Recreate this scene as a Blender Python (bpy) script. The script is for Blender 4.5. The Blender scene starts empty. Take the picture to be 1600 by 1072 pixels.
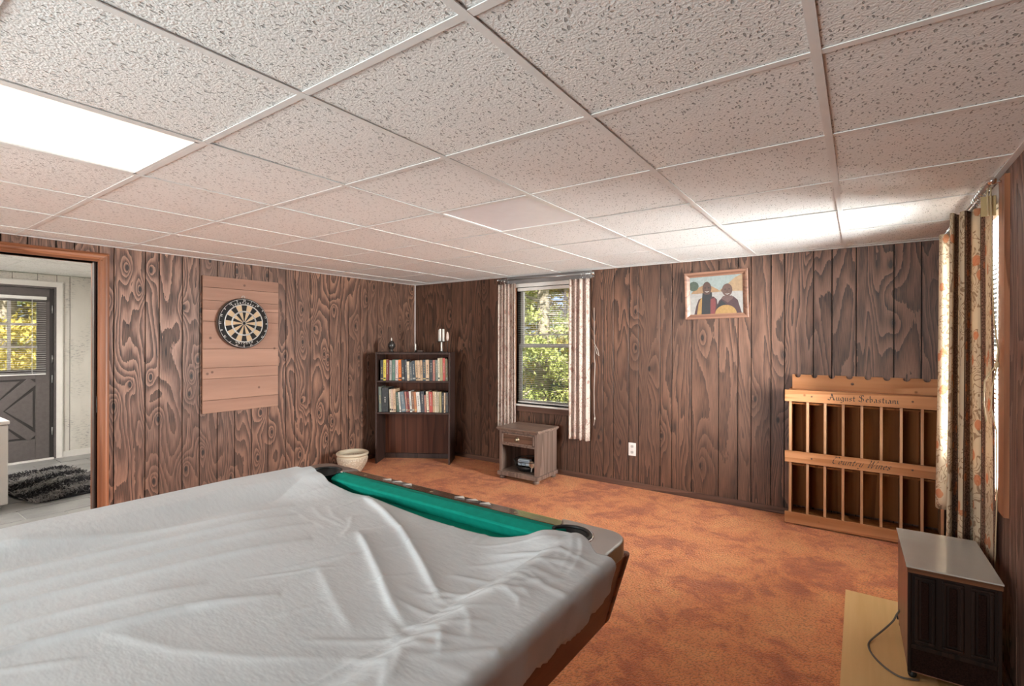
import bpy, bmesh, math, random
import numpy as np
from mathutils import Vector, Matrix

random.seed(7)
rng = np.random.default_rng(7)
scene = bpy.context.scene
COL = scene.collection
R = math.radians
PI = math.pi

# ------------------------------------------------------------------ room measures
CAM_H = 1.3745
XL, XR, YB, YN = -4.655, 0.489, 4.481, -2.75       # left, right, back wall planes, wall behind the photographer
ZC = CAM_H + 0.7036                                # ceiling
GX0, GX = -0.0890, 0.6096                          # ceiling grid lines (x = GX0 - i*GX)
GY0, GY = 0.8198, 0.5953                           # (y = GY0 + j*GY)
XF, FZC = -7.62, 2.118                             # far wall and ceiling of the laundry room
FY0, FY1 = -0.60, 2.00

# ------------------------------------------------------------------ camera
cam_d = bpy.data.cameras.new('camera')
cam = bpy.data.objects.new('camera', cam_d)
COL.objects.link(cam)
scene.camera = cam
cam_d.sensor_width = 36.0
cam_d.sensor_fit = 'HORIZONTAL'
cam_d.lens = 36.0 * 775.47 / 1600.0
cam_d.shift_y = -(536 - 532.478) / 1600.0
cam_d.clip_start = 0.02
YAW, ROLL = 0.6115, -0.0027
cam.matrix_world = (Matrix.Translation((0, 0, CAM_H)) @ Matrix.Rotation(YAW, 4, 'Z')
                    @ Matrix.Rotation(PI / 2, 4, 'X') @ Matrix.Rotation(-ROLL, 4, 'Z'))

# ------------------------------------------------------------------ world, sun, daylight, exposure
world = bpy.data.worlds.new('world')
scene.world = world
world.use_nodes = True
wn = world.node_tree
for n in list(wn.nodes):
    wn.nodes.remove(n)
sky = wn.nodes.new('ShaderNodeTexSky')
sky.sky_type = 'HOSEK_WILKIE'
sky.turbidity = 7.0
sky.ground_albedo = 0.3
sky.sun_direction = Vector((0.35, -0.55, 0.75)).normalized()
bg = wn.nodes.new('ShaderNodeBackground')
bg.inputs['Strength'].default_value = 3.0
wo = wn.nodes.new('ShaderNodeOutputWorld')
wn.links.new(sky.outputs[0], bg.inputs[0])
wn.links.new(bg.outputs[0], wo.inputs[0])


def light(name, kind, loc, direction, energy, color, **kw):
    d = bpy.data.lights.new(name, kind)
    d.energy = energy
    d.color = color
    for k, v in kw.items():
        setattr(d, k, v)
    o = bpy.data.objects.new(name, d)
    COL.objects.link(o)
    o.location = loc
    o.rotation_euler = Vector(direction).to_track_quat('-Z', 'Y').to_euler()
    return o


light('sun', 'SUN', (0, -6, 12), (-0.35, 0.55, -0.75), 15.0, (1.0, 0.95, 0.85), angle=R(2))
# daylight of the open sky outside the two windows of the room
light('daylight_right_window', 'AREA', (XR + 0.60, 3.38, 1.35), (-1, -0.06, 0.16), 720, (0.985, 0.985, 0.985),
      shape='RECTANGLE', size=1.5, size_y=1.5)
light('daylight_back_window', 'AREA', (-2.75, YB + 1.0, 2.75), (0, -0.62, -0.78), 230, (0.985, 0.985, 0.985),
      shape='RECTANGLE', size=1.6, size_y=1.0)
light('fill_light_added_door', 'AREA', (-1.9, YN - 0.55, 1.05), (0.0, 1, 0.10), 285, (0.95, 0.98, 1.0),
      shape='RECTANGLE', size=2.4, size_y=1.9)  # soft fill from behind the camera, through the added glass door

vs = scene.view_settings
vs.view_transform = 'Standard'
vs.look = 'None'
vs.gamma = 1.0
vs.use_curve_mapping = False
vs.exposure = 0.46
scene.cycles.use_denoising = True
scene.cycles.use_adaptive_sampling = True
scene.cycles.adaptive_threshold = 0.05
scene.cycles.max_bounces = 7
scene.cycles.diffuse_bounces = 4
scene.cycles.glossy_bounces = 3
scene.cycles.caustics_reflective = False
scene.cycles.caustics_refractive = False
scene.cycles.transparent_max_bounces = 16
scene.cycles.sample_clamp_indirect = 8.0
TROFFER_EMIT = 0.80

# ------------------------------------------------------------------ mesh helper


class MB:
    def __init__(self):
        self.v = []
        self.f = []
        self.s = []
        self.uv = None

    def add(self, verts, faces, smooth=False):
        o = len(self.v)
        self.v += [tuple(p) for p in verts]
        self.f += [tuple(i + o for i in f) for f in faces]
        self.s += [smooth] * len(faces)
        return self

    def box(self, x0, x1, y0, y1, z0, z1):
        v = [(x0, y0, z0), (x1, y0, z0), (x1, y1, z0), (x0, y1, z0),
             (x0, y0, z1), (x1, y0, z1), (x1, y1, z1), (x0, y1, z1)]
        return self.add(v, [(0, 3, 2, 1), (4, 5, 6, 7), (0, 1, 5, 4), (1, 2, 6, 5), (2, 3, 7, 6), (3, 0, 4, 7)])

    def obox(self, c, ax, ay, az):
        """box at centre c with half-axis vectors"""
        c, ax, ay, az = Vector(c), Vector(ax), Vector(ay), Vector(az)
        v = [c + sx * ax + sy * ay + sz * az for sz in (-1, 1) for sx, sy in ((-1, -1), (1, -1), (1, 1), (-1, 1))]
        return self.add(v, [(0, 3, 2, 1), (4, 5, 6, 7), (0, 1, 5, 4), (1, 2, 6, 5), (2, 3, 7, 6), (3, 0, 4, 7)])

    def prism(self, poly, d, origin=(0, 0, 0), u=(1, 0, 0), w=(0, 1, 0)):
        """polygon in the plane u,w (counter-clockwise about u x w) pushed by vector d"""
        o, u, w, d = Vector(origin), Vector(u), Vector(w), Vector(d)
        n = len(poly)
        a = [o + u * p[0] + w * p[1] for p in poly]
        b = [p + d for p in a]
        fs = [tuple(range(n))[::-1], tuple(range(n, 2 * n))]
        fs += [(i, (i + 1) % n, n + (i + 1) % n, n + i) for i in range(n)]
        if u.cross(w).dot(d) < 0:
            fs = [f[::-1] for f in fs]
        return self.add(a + b, fs)

    def lathe(self, prof, n=32, c=(0, 0, 0), smooth=True, axis='Z'):
        vs, fs = [], []
        m = len(prof)
        for i in range(n):
            a = 2 * PI * i / n
            for r, z in prof:
                p = (r * math.cos(a), r * math.sin(a), z)
                if axis == 'X':
                    p = (p[2], p[0], p[1])
                elif axis == 'Y':
                    p = (p[1], p[2], p[0])
                vs.append((p[0] + c[0], p[1] + c[1], p[2] + c[2]))
        for i in range(n):
            j = (i + 1) % n
            for k in range(m - 1):
                fs.append((i * m + k, j * m + k, j * m + k + 1, i * m + k + 1))
        return self.add(vs, fs, smooth)

    def tube(self, pts, r, n=8, closed=False, caps=True, smooth=True):
        pts = [Vector(p) for p in pts]
        m = len(pts)
        vs, fs = [], []
        up = Vector((0, 0, 1))
        prev = None
        for i, p in enumerate(pts):
            if closed:
                t = pts[(i + 1) % m] - pts[i - 1]
            else:
                t = pts[min(i + 1, m - 1)] - pts[max(i - 1, 0)]
            t.normalize()
            a = prev if prev is not None else (up if abs(t.z) < 0.9 else Vector((1, 0, 0)))
            x = (a - t * a.dot(t))
            if x.length < 1e-6:
                x = t.orthogonal()
            x.normalize()
            prev = x
            y = t.cross(x)
            rr = r[i] if isinstance(r, (list, tuple)) else r
            for k in range(n):
                an = 2 * PI * k / n
                vs.append(p + (x * math.cos(an) + y * math.sin(an)) * rr)
        e = m if closed else m - 1
        for i in range(e):
            j = (i + 1) % m
            for k in range(n):
                l = (k + 1) % n
                fs.append((i * n + k, i * n + l, j * n + l, j * n + k))
        if caps and not closed:
            fs.append(tuple(range(n))[::-1])
            fs.append(tuple((m - 1) * n + k for k in range(n)))
        return self.add(vs, fs, smooth)

    def torus(self, c, nrm, rad, r, n=20, k=8):
        nrm = Vector(nrm).normalized()
        x = nrm.orthogonal().normalized()
        y = nrm.cross(x)
        pts = [Vector(c) + (x * math.cos(2 * PI * i / n) + y * math.sin(2 * PI * i / n)) * rad for i in range(n)]
        return self.tube(pts, r, k, closed=True)

    def mesh(self, name):
        me = bpy.data.meshes.new(name)
        me.from_pydata(self.v, [], self.f)
        me.polygons.foreach_set('use_smooth', self.s)
        if self.uv is not None:
            ul = me.uv_layers.new(name='UVMap')
            li = np.empty(len(me.loops), dtype=np.int32)
            me.loops.foreach_get('vertex_index', li)
            ul.data.foreach_set('uv', np.asarray(self.uv, dtype=np.float32)[li].ravel())
        me.update()
        return me

    def build(self, name, mat, parent=None, bevel=0, seg=2, label=None):
        me = self.mesh(name)
        me.materials.append(mat)
        o = bpy.data.objects.new(name, me)
        COL.objects.link(o)
        if parent is not None:
            o.parent = parent
        if bevel:
            b = o.modifiers.new('bevel', 'BEVEL')
            b.width = bevel
            b.segments = seg
            b.limit_method = 'ANGLE'
            b.angle_limit = R(40)
        if label:
            o['label'] = label
        return o


def tag(o, label, cat, group=None):
    o['label'] = label
    o['category'] = cat
    if group:
        o['group'] = group
    return o


def struct(o):
    o['kind'] = 'structure'
    return o


def thing(name, label, cat, loc=(0, 0, 0), rotz=0, group=None):
    o = bpy.data.objects.new(name, None)
    o.empty_display_size = 0.05
    COL.objects.link(o)
    o.location = loc
    o.rotation_euler = (0, 0, rotz)
    return tag(o, label, cat, group)


def link_copy(src, name, parent, loc=None, rot=None):
    o = bpy.data.objects.new(name, src.data)
    COL.objects.link(o)
    o.parent = parent
    if loc is not None:
        o.location = loc
    if rot is not None:
        o.rotation_euler = rot
    return o


# ------------------------------------------------------------------ material helper


class NT:
    def __init__(self, name, base=(0.8, 0.8, 0.8), rough=0.5, metal=0.0, spec=0.5):
        self.m = bpy.data.materials.new(name)
        self.m.use_nodes = True
        self.t = self.m.node_tree
        self.b = self.t.nodes['Principled BSDF']
        self.b.inputs['Base Color'].default_value = (*base, 1)
        self.b.inputs['Roughness'].default_value = rough
        self.b.inputs['Metallic'].default_value = metal
        self.b.inputs['Specular IOR Level'].default_value = spec

    def n(self, typ, **props):
        nd = self.t.nodes.new(typ)
        for k, v in props.items():
            setattr(nd, k, v)
        return nd

    def put(self, sock, val):
        if isinstance(val, bpy.types.NodeSocket):
            self.t.links.new(val, sock)
        elif isinstance(val, (tuple, list)) and len(val) == 3 and sock.type == 'RGBA':
            sock.default_value = (*val, 1)
        else:
            sock.default_value = val

    def coord(self, kind='Object'):
        if kind == 'Position':
            return self.n('ShaderNodeNewGeometry').outputs['Position']
        return self.n('ShaderNodeTexCoord').outputs[kind]

    def rnd(self):
        return self.n('ShaderNodeObjectInfo').outputs['Random']

    def math(self, op, a, b=0.0, clamp=False):
        nd = self.n('ShaderNodeMath', operation=op, use_clamp=clamp)
        self.put(nd.inputs[0], a)
        self.put(nd.inputs[1], b)
        return nd.outputs[0]

    def vmath(self, op, a, b):
        nd = self.n('ShaderNodeVectorMath', operation=op)
        self.put(nd.inputs[0], a)
        self.put(nd.inputs[1], b)
        return nd.outputs[0]

    def sep(self, v):
        nd = self.n('ShaderNodeSeparateXYZ')
        self.put(nd.inputs[0], v)
        return nd.outputs

    def comb(self, x, y, z):
        nd = self.n('ShaderNodeCombineXYZ')
        for i, q in enumerate((x, y, z)):
            self.put(nd.inputs[i], q)
        return nd.outputs[0]

    def scale(self, v, s):
        return self.vmath('MULTIPLY', v, s)

    def noise(self, v, scale=5, detail=2, rough=0.5, dist=0.0):
        nd = self.n('ShaderNodeTexNoise')
        self.put(nd.inputs['Vector'], v)
        nd.inputs['Scale'].default_value = scale
        nd.inputs['Detail'].default_value = detail
        nd.inputs['Roughness'].default_value = rough
        nd.inputs['Distortion'].default_value = dist
        return nd.outputs['Fac']

    def noisec(self, v, scale=5, detail=2):
        nd = self.n('ShaderNodeTexNoise')
        self.put(nd.inputs['Vector'], v)
        nd.inputs['Scale'].default_value = scale
        nd.inputs['Detail'].default_value = detail
        return nd.outputs['Color']

    def voro(self, v, scale=5, out='Distance', feature='F1', rand=1.0, dim='3D'):
        nd = self.n('ShaderNodeTexVoronoi', feature=feature, voronoi_dimensions=dim)
        self.put(nd.inputs['Vector'], v)
        nd.inputs['Scale'].default_value = scale
        nd.inputs['Randomness'].default_value = rand
        return nd.outputs[out]

    def ramp(self, fac, stops, interp='LINEAR'):
        nd = self.n('ShaderNodeValToRGB')
        nd.color_ramp.interpolation = interp
        el = nd.color_ramp.elements
        while len(el) < len(stops):
            el.new(0.5)
        for e, (p, c) in zip(el, stops):
            e.position = p
            c = (c, c, c) if not isinstance(c, (tuple, list)) else c
            e.color = (*c, 1)
        self.put(nd.inputs[0], fac)
        return nd.outputs[0]

    def mix(self, fac, a, b, mode='MIX'):
        nd = self.n('ShaderNodeMix', data_type='RGBA', blend_type=mode)
        self.put(nd.inputs[0], fac)
        self.put(nd.inputs[6], a)
        self.put(nd.inputs[7], b)
        return nd.outputs[2]

    def maprange(self, v, a, b, c=0.0, d=1.0):
        nd = self.n('ShaderNodeMapRange')
        self.put(nd.inputs[0], v)
        for i, q in enumerate((a, b, c, d)):
            nd.inputs[i + 1].default_value = q
        return nd.outputs[0]

    def bump(self, h, strength=0.5, dist=0.01):
        nd = self.n('ShaderNodeBump')
        nd.inputs['Strength'].default_value = strength
        nd.inputs['Distance'].default_value = dist
        self.put(nd.inputs['Height'], h)
        self.t.links.new(nd.outputs[0], self.b.inputs['Normal'])

    def color(self, c):
        self.put(self.b.inputs['Base Color'], c)

    def rough(self, r):
        self.put(self.b.inputs['Roughness'], r)


def simple(name, col, rough=0.5, metal=0.0, spec=0.5, var=0.08, nscale=14.0, bump=0.0, bscale=60.0):
    t = NT(name, col, rough, metal, spec)
    co = t.coord('Object')
    f = t.noise(co, nscale, 3)
    lo = tuple(max(0, c * (1 - var)) for c in col)
    hi = tuple(min(1, c * (1 + var)) for c in col)
    t.color(t.ramp(f, [(0.3, lo), (0.7, hi)]))
    if bump:
        t.bump(t.noise(co, bscale, 3), bump, 0.004)
    return t.m


def panel_wood(name, dark, mid, lite, rings=15.0, ka=2.6, kz=0.62, contrast=1.0, seed=0.0, rough=0.42, knotk=3.4, kden=1.0):
    """rotary-cut plywood panelling: sharp sawtooth contours of a stretched field, knots"""
    t = NT(name, mid, rough)
    p = t.sep(t.coord('Position'))
    a = t.math('ADD', p[0], p[1])
    v = t.comb(t.math('MULTIPLY', a, ka), seed, t.math('MULTIPLY', p[2], kz))
    wob = t.noise(t.comb(t.math('MULTIPLY', a, 14), seed, t.math('MULTIPLY', p[2], 5)), 1.0, 1, 0.6)
    base = t.noise(v, 1.0, 2.2, 0.45, 0.45)
    kv = t.comb(t.math('ADD', t.math('MULTIPLY', a, 4.7 * kden), seed * 3.7), t.math('MULTIPLY', p[2], 2.1 * kden), 0.0)
    kd = t.voro(kv, 1.0, dim='2D')
    knot = t.math('POWER', 2.718, t.math('MULTIPLY', kd, -5.5))
    fld = t.math('ADD', t.math('MULTIPLY', base, rings), t.math('MULTIPLY', knot, knotk))
    fld = t.math('ADD', fld, t.math('MULTIPLY', wob, 0.55))
    rag = t.noise(t.comb(t.math('MULTIPLY', a, 120), seed, t.math('MULTIPLY', p[2], 18)), 1.0, 1, 0.6)
    fld = t.math('ADD', fld, t.math('MULTIPLY', rag, 0.30))
    fr = t.math('FRACT', fld)
    col = t.ramp(fr, [(0.0, lite), (0.38, tuple(m * 0.55 + l * 0.45 for m, l in zip(mid, lite))),
                      (0.60, mid), (0.88, dark), (1.0, dark)])
    # broad stain and fine fibres
    br = t.noise(t.comb(t.math('MULTIPLY', a, 1.6), seed + 7, t.math('MULTIPLY', p[2], 0.9)), 1.0, 0)
    col = t.mix(t.maprange(br, 0.40, 0.66, 0.0, 0.60 * contrast), col, t.mix(0.5, dark, mid))
    fib = t.noise(t.comb(t.math('MULTIPLY', a, 420), 0.0, t.math('MULTIPLY', p[2], 9)), 1.0, 0)
    col = t.mix(0.30, col, t.ramp(fib, [(0.3, dark), (0.62, lite)]), 'MIX')
    hole = t.maprange(kd, 0.035 * kden, 0.07 * kden, 0.9, 0.0)
    col = t.mix(hole, col, tuple(c * 0.4 for c in dark))
    t.color(col)
    t.rough(t.ramp(fr, [(0.0, rough), (1.0, rough + 0.14)]))
    t.bump(fib, 0.12, 0.002)
    return t.m


def plain_wood(name, dark, lite, axis='Z', freq=30.0, stretch=1.5, rough=0.45, coord='Object', rings=6.0, fine=0.25, knots=False, spec=0.4):
    """straight-grained board: long streaks along an axis"""
    t = NT(name, lite, rough, 0, spec)
    p = t.sep(t.coord(coord))
    r = t.math('MULTIPLY', t.rnd(), 17.0)
    s = {'X': (stretch, freq, freq), 'Y': (freq, stretch, freq), 'Z': (freq, freq, stretch)}[axis]
    v = t.comb(t.math('MULTIPLY', t.math('ADD', p[0], r), s[0]), t.math('MULTIPLY', p[1], s[1]), t.math('MULTIPLY', p[2], s[2]))
    b = t.noise(v, 0.22, 2, 0.5, 0.4)
    f = t.math('FRACT', t.math('MULTIPLY', b, rings))
    col = t.ramp(f, [(0.0, lite), (0.55, tuple((a + c) / 2 for a, c in zip(dark, lite))), (0.95, dark), (1.0, lite)])
    fib = t.noise(v, 2.4, 3, 0.6)
    col = t.mix(fine, col, t.ramp(fib, [(0.3, dark), (0.7, lite)]))
    if knots:
        kd = t.voro(t.scale(t.coord(coord), (7, 7, 7)), 1.0)
        col = t.mix(t.maprange(kd, 0.05, 0.10, 0.75, 0.0), col, tuple(c * 0.35 for c in dark))
    t.color(col)
    t.bump(fib, 0.12, 0.002)
    return t.m


# ------------------------------------------------------------------ materials
M = {}
M['panel_left'] = panel_wood('panelling_bold_grain', (0.015, 0.0075, 0.0055), (0.085, 0.037, 0.024), (0.42, 0.218, 0.143), rings=20, ka=3.1, kz=0.50, seed=1.3, knotk=4.6)
M['panel_back'] = panel_wood('panelling_brown_grain', (0.017, 0.008, 0.0055), (0.082, 0.0345, 0.0195), (0.210, 0.100, 0.060), rings=18, ka=3.8, kz=0.50, seed=4.1, knotk=3.6, kden=0.58)
M['panel_right'] = panel_wood('panelling_right_grain', (0.028, 0.013, 0.010), (0.13, 0.058, 0.040), (0.34, 0.18, 0.13), rings=14, seed=8.2, kden=0.7)
M['groove'] = simple('groove_black', (0.008, 0.006, 0.005), 0.8)
M['baseboard'] = plain_wood('baseboard_wood', (0.07, 0.032, 0.022), (0.17, 0.085, 0.058), 'X', 26, 1.0, coord='Position')
M['casing'] = plain_wood('casing_orange_wood', (0.16, 0.052, 0.020), (0.42, 0.170, 0.082), 'Z', 34, 1.2, 0.38, coord='Position')
M['casing_h'] = plain_wood('casing_orange_wood_head', (0.16, 0.052, 0.020), (0.42, 0.170, 0.082), 'Y', 34, 1.2, 0.38, coord='Position')
M['jamb'] = plain_wood('jamb_dark_wood', (0.07, 0.022, 0.010), (0.26, 0.085, 0.030), 'Z', 30, 1.0, 0.4, coord='Position')
M['stop'] = simple('door_stop_dark', (0.05, 0.03, 0.024), 0.5)


def ceiling_tile(name):
    t = NT(name, (0.80, 0.79, 0.77), 0.9)
    co = t.coord('Object')
    r = t.rnd()
    o = t.comb(t.math('MULTIPLY', r, 31.0), t.math('MULTIPLY', r, 57.0), 0.0)
    v = t.vmath('ADD', co, o)
    wv = t.vmath('ADD', v, t.scale(t.noisec(v, 45, 0), (0.016, 0.016, 0.0)))
    a = t.scale(wv, (112, 46, 1))
    vn = t.n('ShaderNodeTexVoronoi', feature='F1', voronoi_dimensions='2D')
    t.put(vn.inputs['Vector'], a)
    vn.inputs['Scale'].default_value = 1.0
    d1 = vn.outputs['Distance']
    pick = t.sep(vn.outputs['Color'])[0]
    lim = t.maprange(pick, 0.42, 1.0, 0.0, 0.34)
    big = t.maprange(t.math('SUBTRACT', lim, d1), 0.0, 0.08)
    pit = big
    rough = t.noise(v, 120, 1, 0.65)
    col = t.mix(t.maprange(rough, 0.3, 0.7), (0.83, 0.83, 0.82), (0.91, 0.91, 0.90))
    col = t.mix(t.math('MULTIPLY', pit, 0.75), col, (0.27, 0.265, 0.26))
    t.color(col)
    h = t.math('SUBTRACT', t.math('MULTIPLY', rough, 0.5), pit)
    t.bump(h, 0.75, 0.006)
    return t.m


M['tile'] = ceiling_tile('fissured_ceiling_tile')
M['grid'] = simple('white_grid_metal', (0.84, 0.84, 0.83), 0.35, 0.0, 0.5, 0.03)


def carpet_mat():
    t = NT('orange_carpet', (0.6, 0.2, 0.08), 0.95, 0, 0.2)
    v = t.coord('Position')
    w = t.vmath('ADD', v, t.scale(t.noisec(v, 4.0, 0), (0.16, 0.16, 0)))
    big = t.noise(t.scale(w, (2.4, 2.4, 1)), 1.0, 4, 0.62)
    mid = t.noise(t.scale(w, (9, 9, 1)), 1.0, 3, 0.62)
    f = t.math('ADD', t.math('MULTIPLY', big, 0.62), t.math('MULTIPLY', mid, 0.38))
    col = t.ramp(f, [(0.36, (0.38, 0.070, 0.030)), (0.44, (0.58, 0.148, 0.058)), (0.50, (0.82, 0.272, 0.100)), (0.64, (0.93, 0.40, 0.155))])
    # pile: tufts with dark gaps
    tv = t.vmath('ADD', v, t.scale(t.noisec(v, 60, 0), (0.012, 0.012, 0)))
    tp = t.sep(tv)
    ta = t.math('ADD', t.math('MULTIPLY', tp[0], 0.82), t.math('MULTIPLY', tp[1], -0.57))
    tb = t.math('ADD', t.math('MULTIPLY', tp[0], 0.57), t.math('MULTIPLY', tp[1], 0.82))
    d = t.voro(t.comb(t.math('MULTIPLY', ta, 150), t.math('MULTIPLY', tb, 72), 0.0), 1.0, dim='2D')
    fine = t.noise(v, 260, 0, 0.7)
    gap = t.maprange(d, 0.38, 0.70, 0.0, 0.72)
    col = t.mix(gap, col, t.mix(0.65, col, (0.10, 0.02, 0.008)))
    col = t.mix(0.25, col, t.ramp(fine, [(0.3, (0.40, 0.10, 0.035)), (0.7, (0.92, 0.45, 0.18))]))
    t.color(col)
    t.b.inputs['Sheen Weight'].default_value = 0.15
    t.b.inputs['Sheen Roughness'].default_value = 0.6
    t.bump(t.math('MULTIPLY', d, -0.8), 0.8, 0.010)
    return t.m


M['carpet'] = carpet_mat()


def sheet_mat():
    t = NT('grey_white_cotton_sheet', (0.66, 0.655, 0.645), 0.9, 0, 0.2)
    v = t.coord('Object')
    f = t.noise(v, 3.0, 3)
    t.color(t.ramp(f, [(0.3, (0.60, 0.63, 0.65)), (0.7, (0.66, 0.69, 0.71))]))
    cr = t.noise(t.scale(v, (26, 60, 40)), 1.0, 2, 0.6, 0.0)
    t.bump(cr, 0.20, 0.006)
    return t.m


M['sheet'] = sheet_mat()
M['rail_wood'] = plain_wood('rail_walnut_laminate', (0.06, 0.026, 0.012), (0.14, 0.062, 0.030), 'X', 40, 1.2, 0.17, spec=0.6)
_b = M['rail_wood'].node_tree.nodes['Principled BSDF']
_b.inputs['Coat Weight'].default_value = 1.0
_b.inputs['Coat Roughness'].default_value = 0.10
M['apron_wood'] = plain_wood('apron_reddish_wood', (0.10, 0.030, 0.012), (0.30, 0.095, 0.036), 'Y', 26, 0.9, 0.35)
M['felt'] = simple('green_billiard_cloth', (0.0, 0.245, 0.178), 0.85, 0, 0.2, 0.10, 40, 0.12, 700)
M['brushed'] = NT('brushed_metal', (0.44, 0.43, 0.42), 0.30, 1.0).m
M['chrome'] = NT('chrome', (0.78, 0.78, 0.78), 0.10, 1.0).m
M['steel'] = NT('grey_steel', (0.42, 0.42, 0.42), 0.32, 0.9).m
M['black_rubber'] = simple('black_rubber', (0.010, 0.010, 0.010), 0.45)
M['ivory'] = simple('ivory_inlay', (0.82, 0.80, 0.75), 0.3, 0, 0.5, 0.03)
M['dark_inlay'] = simple('dark_inlay', (0.02, 0.016, 0.014), 0.3)
M['bookcase'] = plain_wood('dark_laminate', (0.026, 0.013, 0.010), (0.066, 0.034, 0.027), 'Z', 34, 1.0, 0.55, spec=0.25)
M['bookcase_back'] = plain_wood('dark_red_back_panel', (0.042, 0.012, 0.006), (0.110, 0.036, 0.018), 'Z', 30, 1.0, 0.6, spec=0.2)
M['nightstand'] = plain_wood('weathered_oak', (0.105, 0.066, 0.050), (0.27, 0.185, 0.147), 'Z', 40, 1.4, 0.45)
M['nightstand_top'] = plain_wood('weathered_oak_top', (0.13, 0.082, 0.062), (0.33, 0.23, 0.18), 'X', 40, 1.4, 0.32)
M['drawer'] = plain_wood('drawer_oak', (0.060, 0.030, 0.018), (0.16, 0.085, 0.055), 'X', 40, 1.2, 0.4)
M['brass'] = NT('aged_brass', (0.42, 0.36, 0.25), 0.35, 0.9).m
M['pine'] = plain_wood('golden_pine', (0.30, 0.118, 0.045), (0.50, 0.235, 0.108), 'X', 22, 0.8, 0.55, knots=True, spec=0.2)
M['pine_v'] = plain_wood('golden_pine_upright', (0.36, 0.17, 0.08), (0.56, 0.31, 0.17), 'Z', 30, 0.9, 0.5)
M['rack_back'] = plain_wood('rack_back_wood', (0.12, 0.036, 0.010), (0.26, 0.092, 0.028), 'Z', 26, 0.9, 0.7, spec=0.08)
M['ink'] = simple('black_lettering', (0.012, 0.010, 0.010), 0.6)
M['board'] = plain_wood('rose_pine_board', (0.27, 0.135, 0.09), (0.47, 0.265, 0.185), 'Y', 12, 0.8, 0.55, rings=3.0, knots=True)
M['ply'] = plain_wood('yellow_plywood', (0.60, 0.34, 0.12), (0.82, 0.55, 0.26), 'Y', 12, 0.5, 0.42, rings=4)
M['cab_top'] = simple('pale_laminate_top', (0.46, 0.44, 0.40), 0.16, 0, 0.5, 0.05, 6)
M['cab_wood'] = plain_wood('near_black_walnut', (0.007, 0.0035, 0.0025), (0.026, 0.012, 0.008), 'Z', 40, 1.0, 0.5, spec=0.18)
M['cab_side'] = plain_wood('cabinet_side_veneer', (0.12, 0.05, 0.032), (0.24, 0.105, 0.068), 'Z', 30, 1.0, 0.4)
M['cloth_grille'] = simple('dark_speaker_cloth', (0.018, 0.008, 0.006), 0.95, 0, 0.08, 0.5, 220, 0.3, 500)
M['edge_wood'] = plain_wood('brown_edge_moulding', (0.09, 0.035, 0.016), (0.22, 0.09, 0.04), 'X', 40, 1.0, 0.3)
M['cord'] = simple('grey_brown_cord', (0.12, 0.095, 0.075), 0.5)
M['beige_cord'] = simple('beige_cord', (0.52, 0.40, 0.24), 0.8)
M['white_cord'] = simple('off_white_cord', (0.62, 0.56, 0.50), 0.8)
M['dart_black'] = simple('dart_black', (0.022, 0.021, 0.021), 0.8, 0, 0.3)
M['dart_cream'] = simple('dart_cream', (0.56, 0.41, 0.26), 0.85, 0, 0.3, 0.06)
M['dart_rim'] = simple('dart_side_band', (0.10, 0.065, 0.05), 0.7)
M['wire'] = NT('silver_wire', (0.50, 0.48, 0.46), 0.35, 0.6).m
M['white_print'] = simple('white_print', (0.80, 0.77, 0.73), 0.6, 0, 0.3, 0.03)
M['frame_wood'] = plain_wood('frame_brown_wood', (0.16, 0.075, 0.05), (0.32, 0.17, 0.115), 'X', 40, 1.0, 0.4)
M['plastic_white'] = simple('white_plastic', (0.78, 0.75, 0.71), 0.4, 0, 0.5, 0.02)
M['slot'] = simple('dark_slot', (0.05, 0.04, 0.035), 0.6)
M['pot'] = None
M['wax'] = simple('white_wax', (0.80, 0.77, 0.72), 0.4, 0, 0.5, 0.04)
M['dark_vase'] = simple('dark_bronze_glaze', (0.035, 0.030, 0.028), 0.22, 0.0, 0.6, 0.3)
M['dark_metal'] = NT('dark_metal', (0.05, 0.045, 0.04), 0.4, 0.7).m
M['white_paint'] = simple('white_painted_wood', (0.72, 0.70, 0.67), 0.5, 0, 0.4, 0.03)
M['vinyl'] = simple('off_white_vinyl', (0.70, 0.66, 0.62), 0.45, 0, 0.4, 0.03)
M['sash'] = simple('grey_sash', (0.42, 0.38, 0.35), 0.45, 0, 0.4, 0.05)
M['blind_grey'] = simple('warm_grey_slat', (0.44, 0.39, 0.345), 0.45, 0, 0.4, 0.03)
M['blind_white'] = simple('white_slat', (0.80, 0.79, 0.77), 0.45, 0, 0.4, 0.02)
M['door_grey'] = simple('dark_grey_door_paint', (0.105, 0.092, 0.092), 0.5, 0, 0.4, 0.10, 30)
M['door_groove'] = simple('door_groove_shadow_gap', (0.03, 0.026, 0.026), 0.6)
M['muntin'] = simple('grey_muntin', (0.50, 0.47, 0.46), 0.5)
M['appliance'] = simple('white_enamel', (0.74, 0.73, 0.71), 0.28, 0, 0.5, 0.02)
M['appliance_lid'] = simple('white_enamel_lid', (0.84, 0.83, 0.81), 0.22, 0, 0.5, 0.02)


def glass_mat():
    t = NT('window_glass')
    for nd in list(t.t.nodes):
        t.t.nodes.remove(nd)
    o = t.n('ShaderNodeOutputMaterial')
    tr = t.n('ShaderNodeBsdfTransparent')
    tr.inputs[0].default_value = (0.94, 0.96, 0.95, 1)
    gl = t.n('ShaderNodeBsdfGlossy')
    gl.inputs['Roughness'].default_value = 0.03
    fr = t.n('ShaderNodeFresnel')
    fr.inputs[0].default_value = 1.35
    mx = t.n('ShaderNodeMixShader')
    t.t.links.new(fr.outputs[0], mx.inputs[0])
    t.t.links.new(tr.outputs[0], mx.inputs[1])
    t.t.links.new(gl.outputs[0], mx.inputs[2])
    t.t.links.new(mx.outputs[0], o.inputs[0])
    return t.m


M['glass'] = glass_mat()


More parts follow.
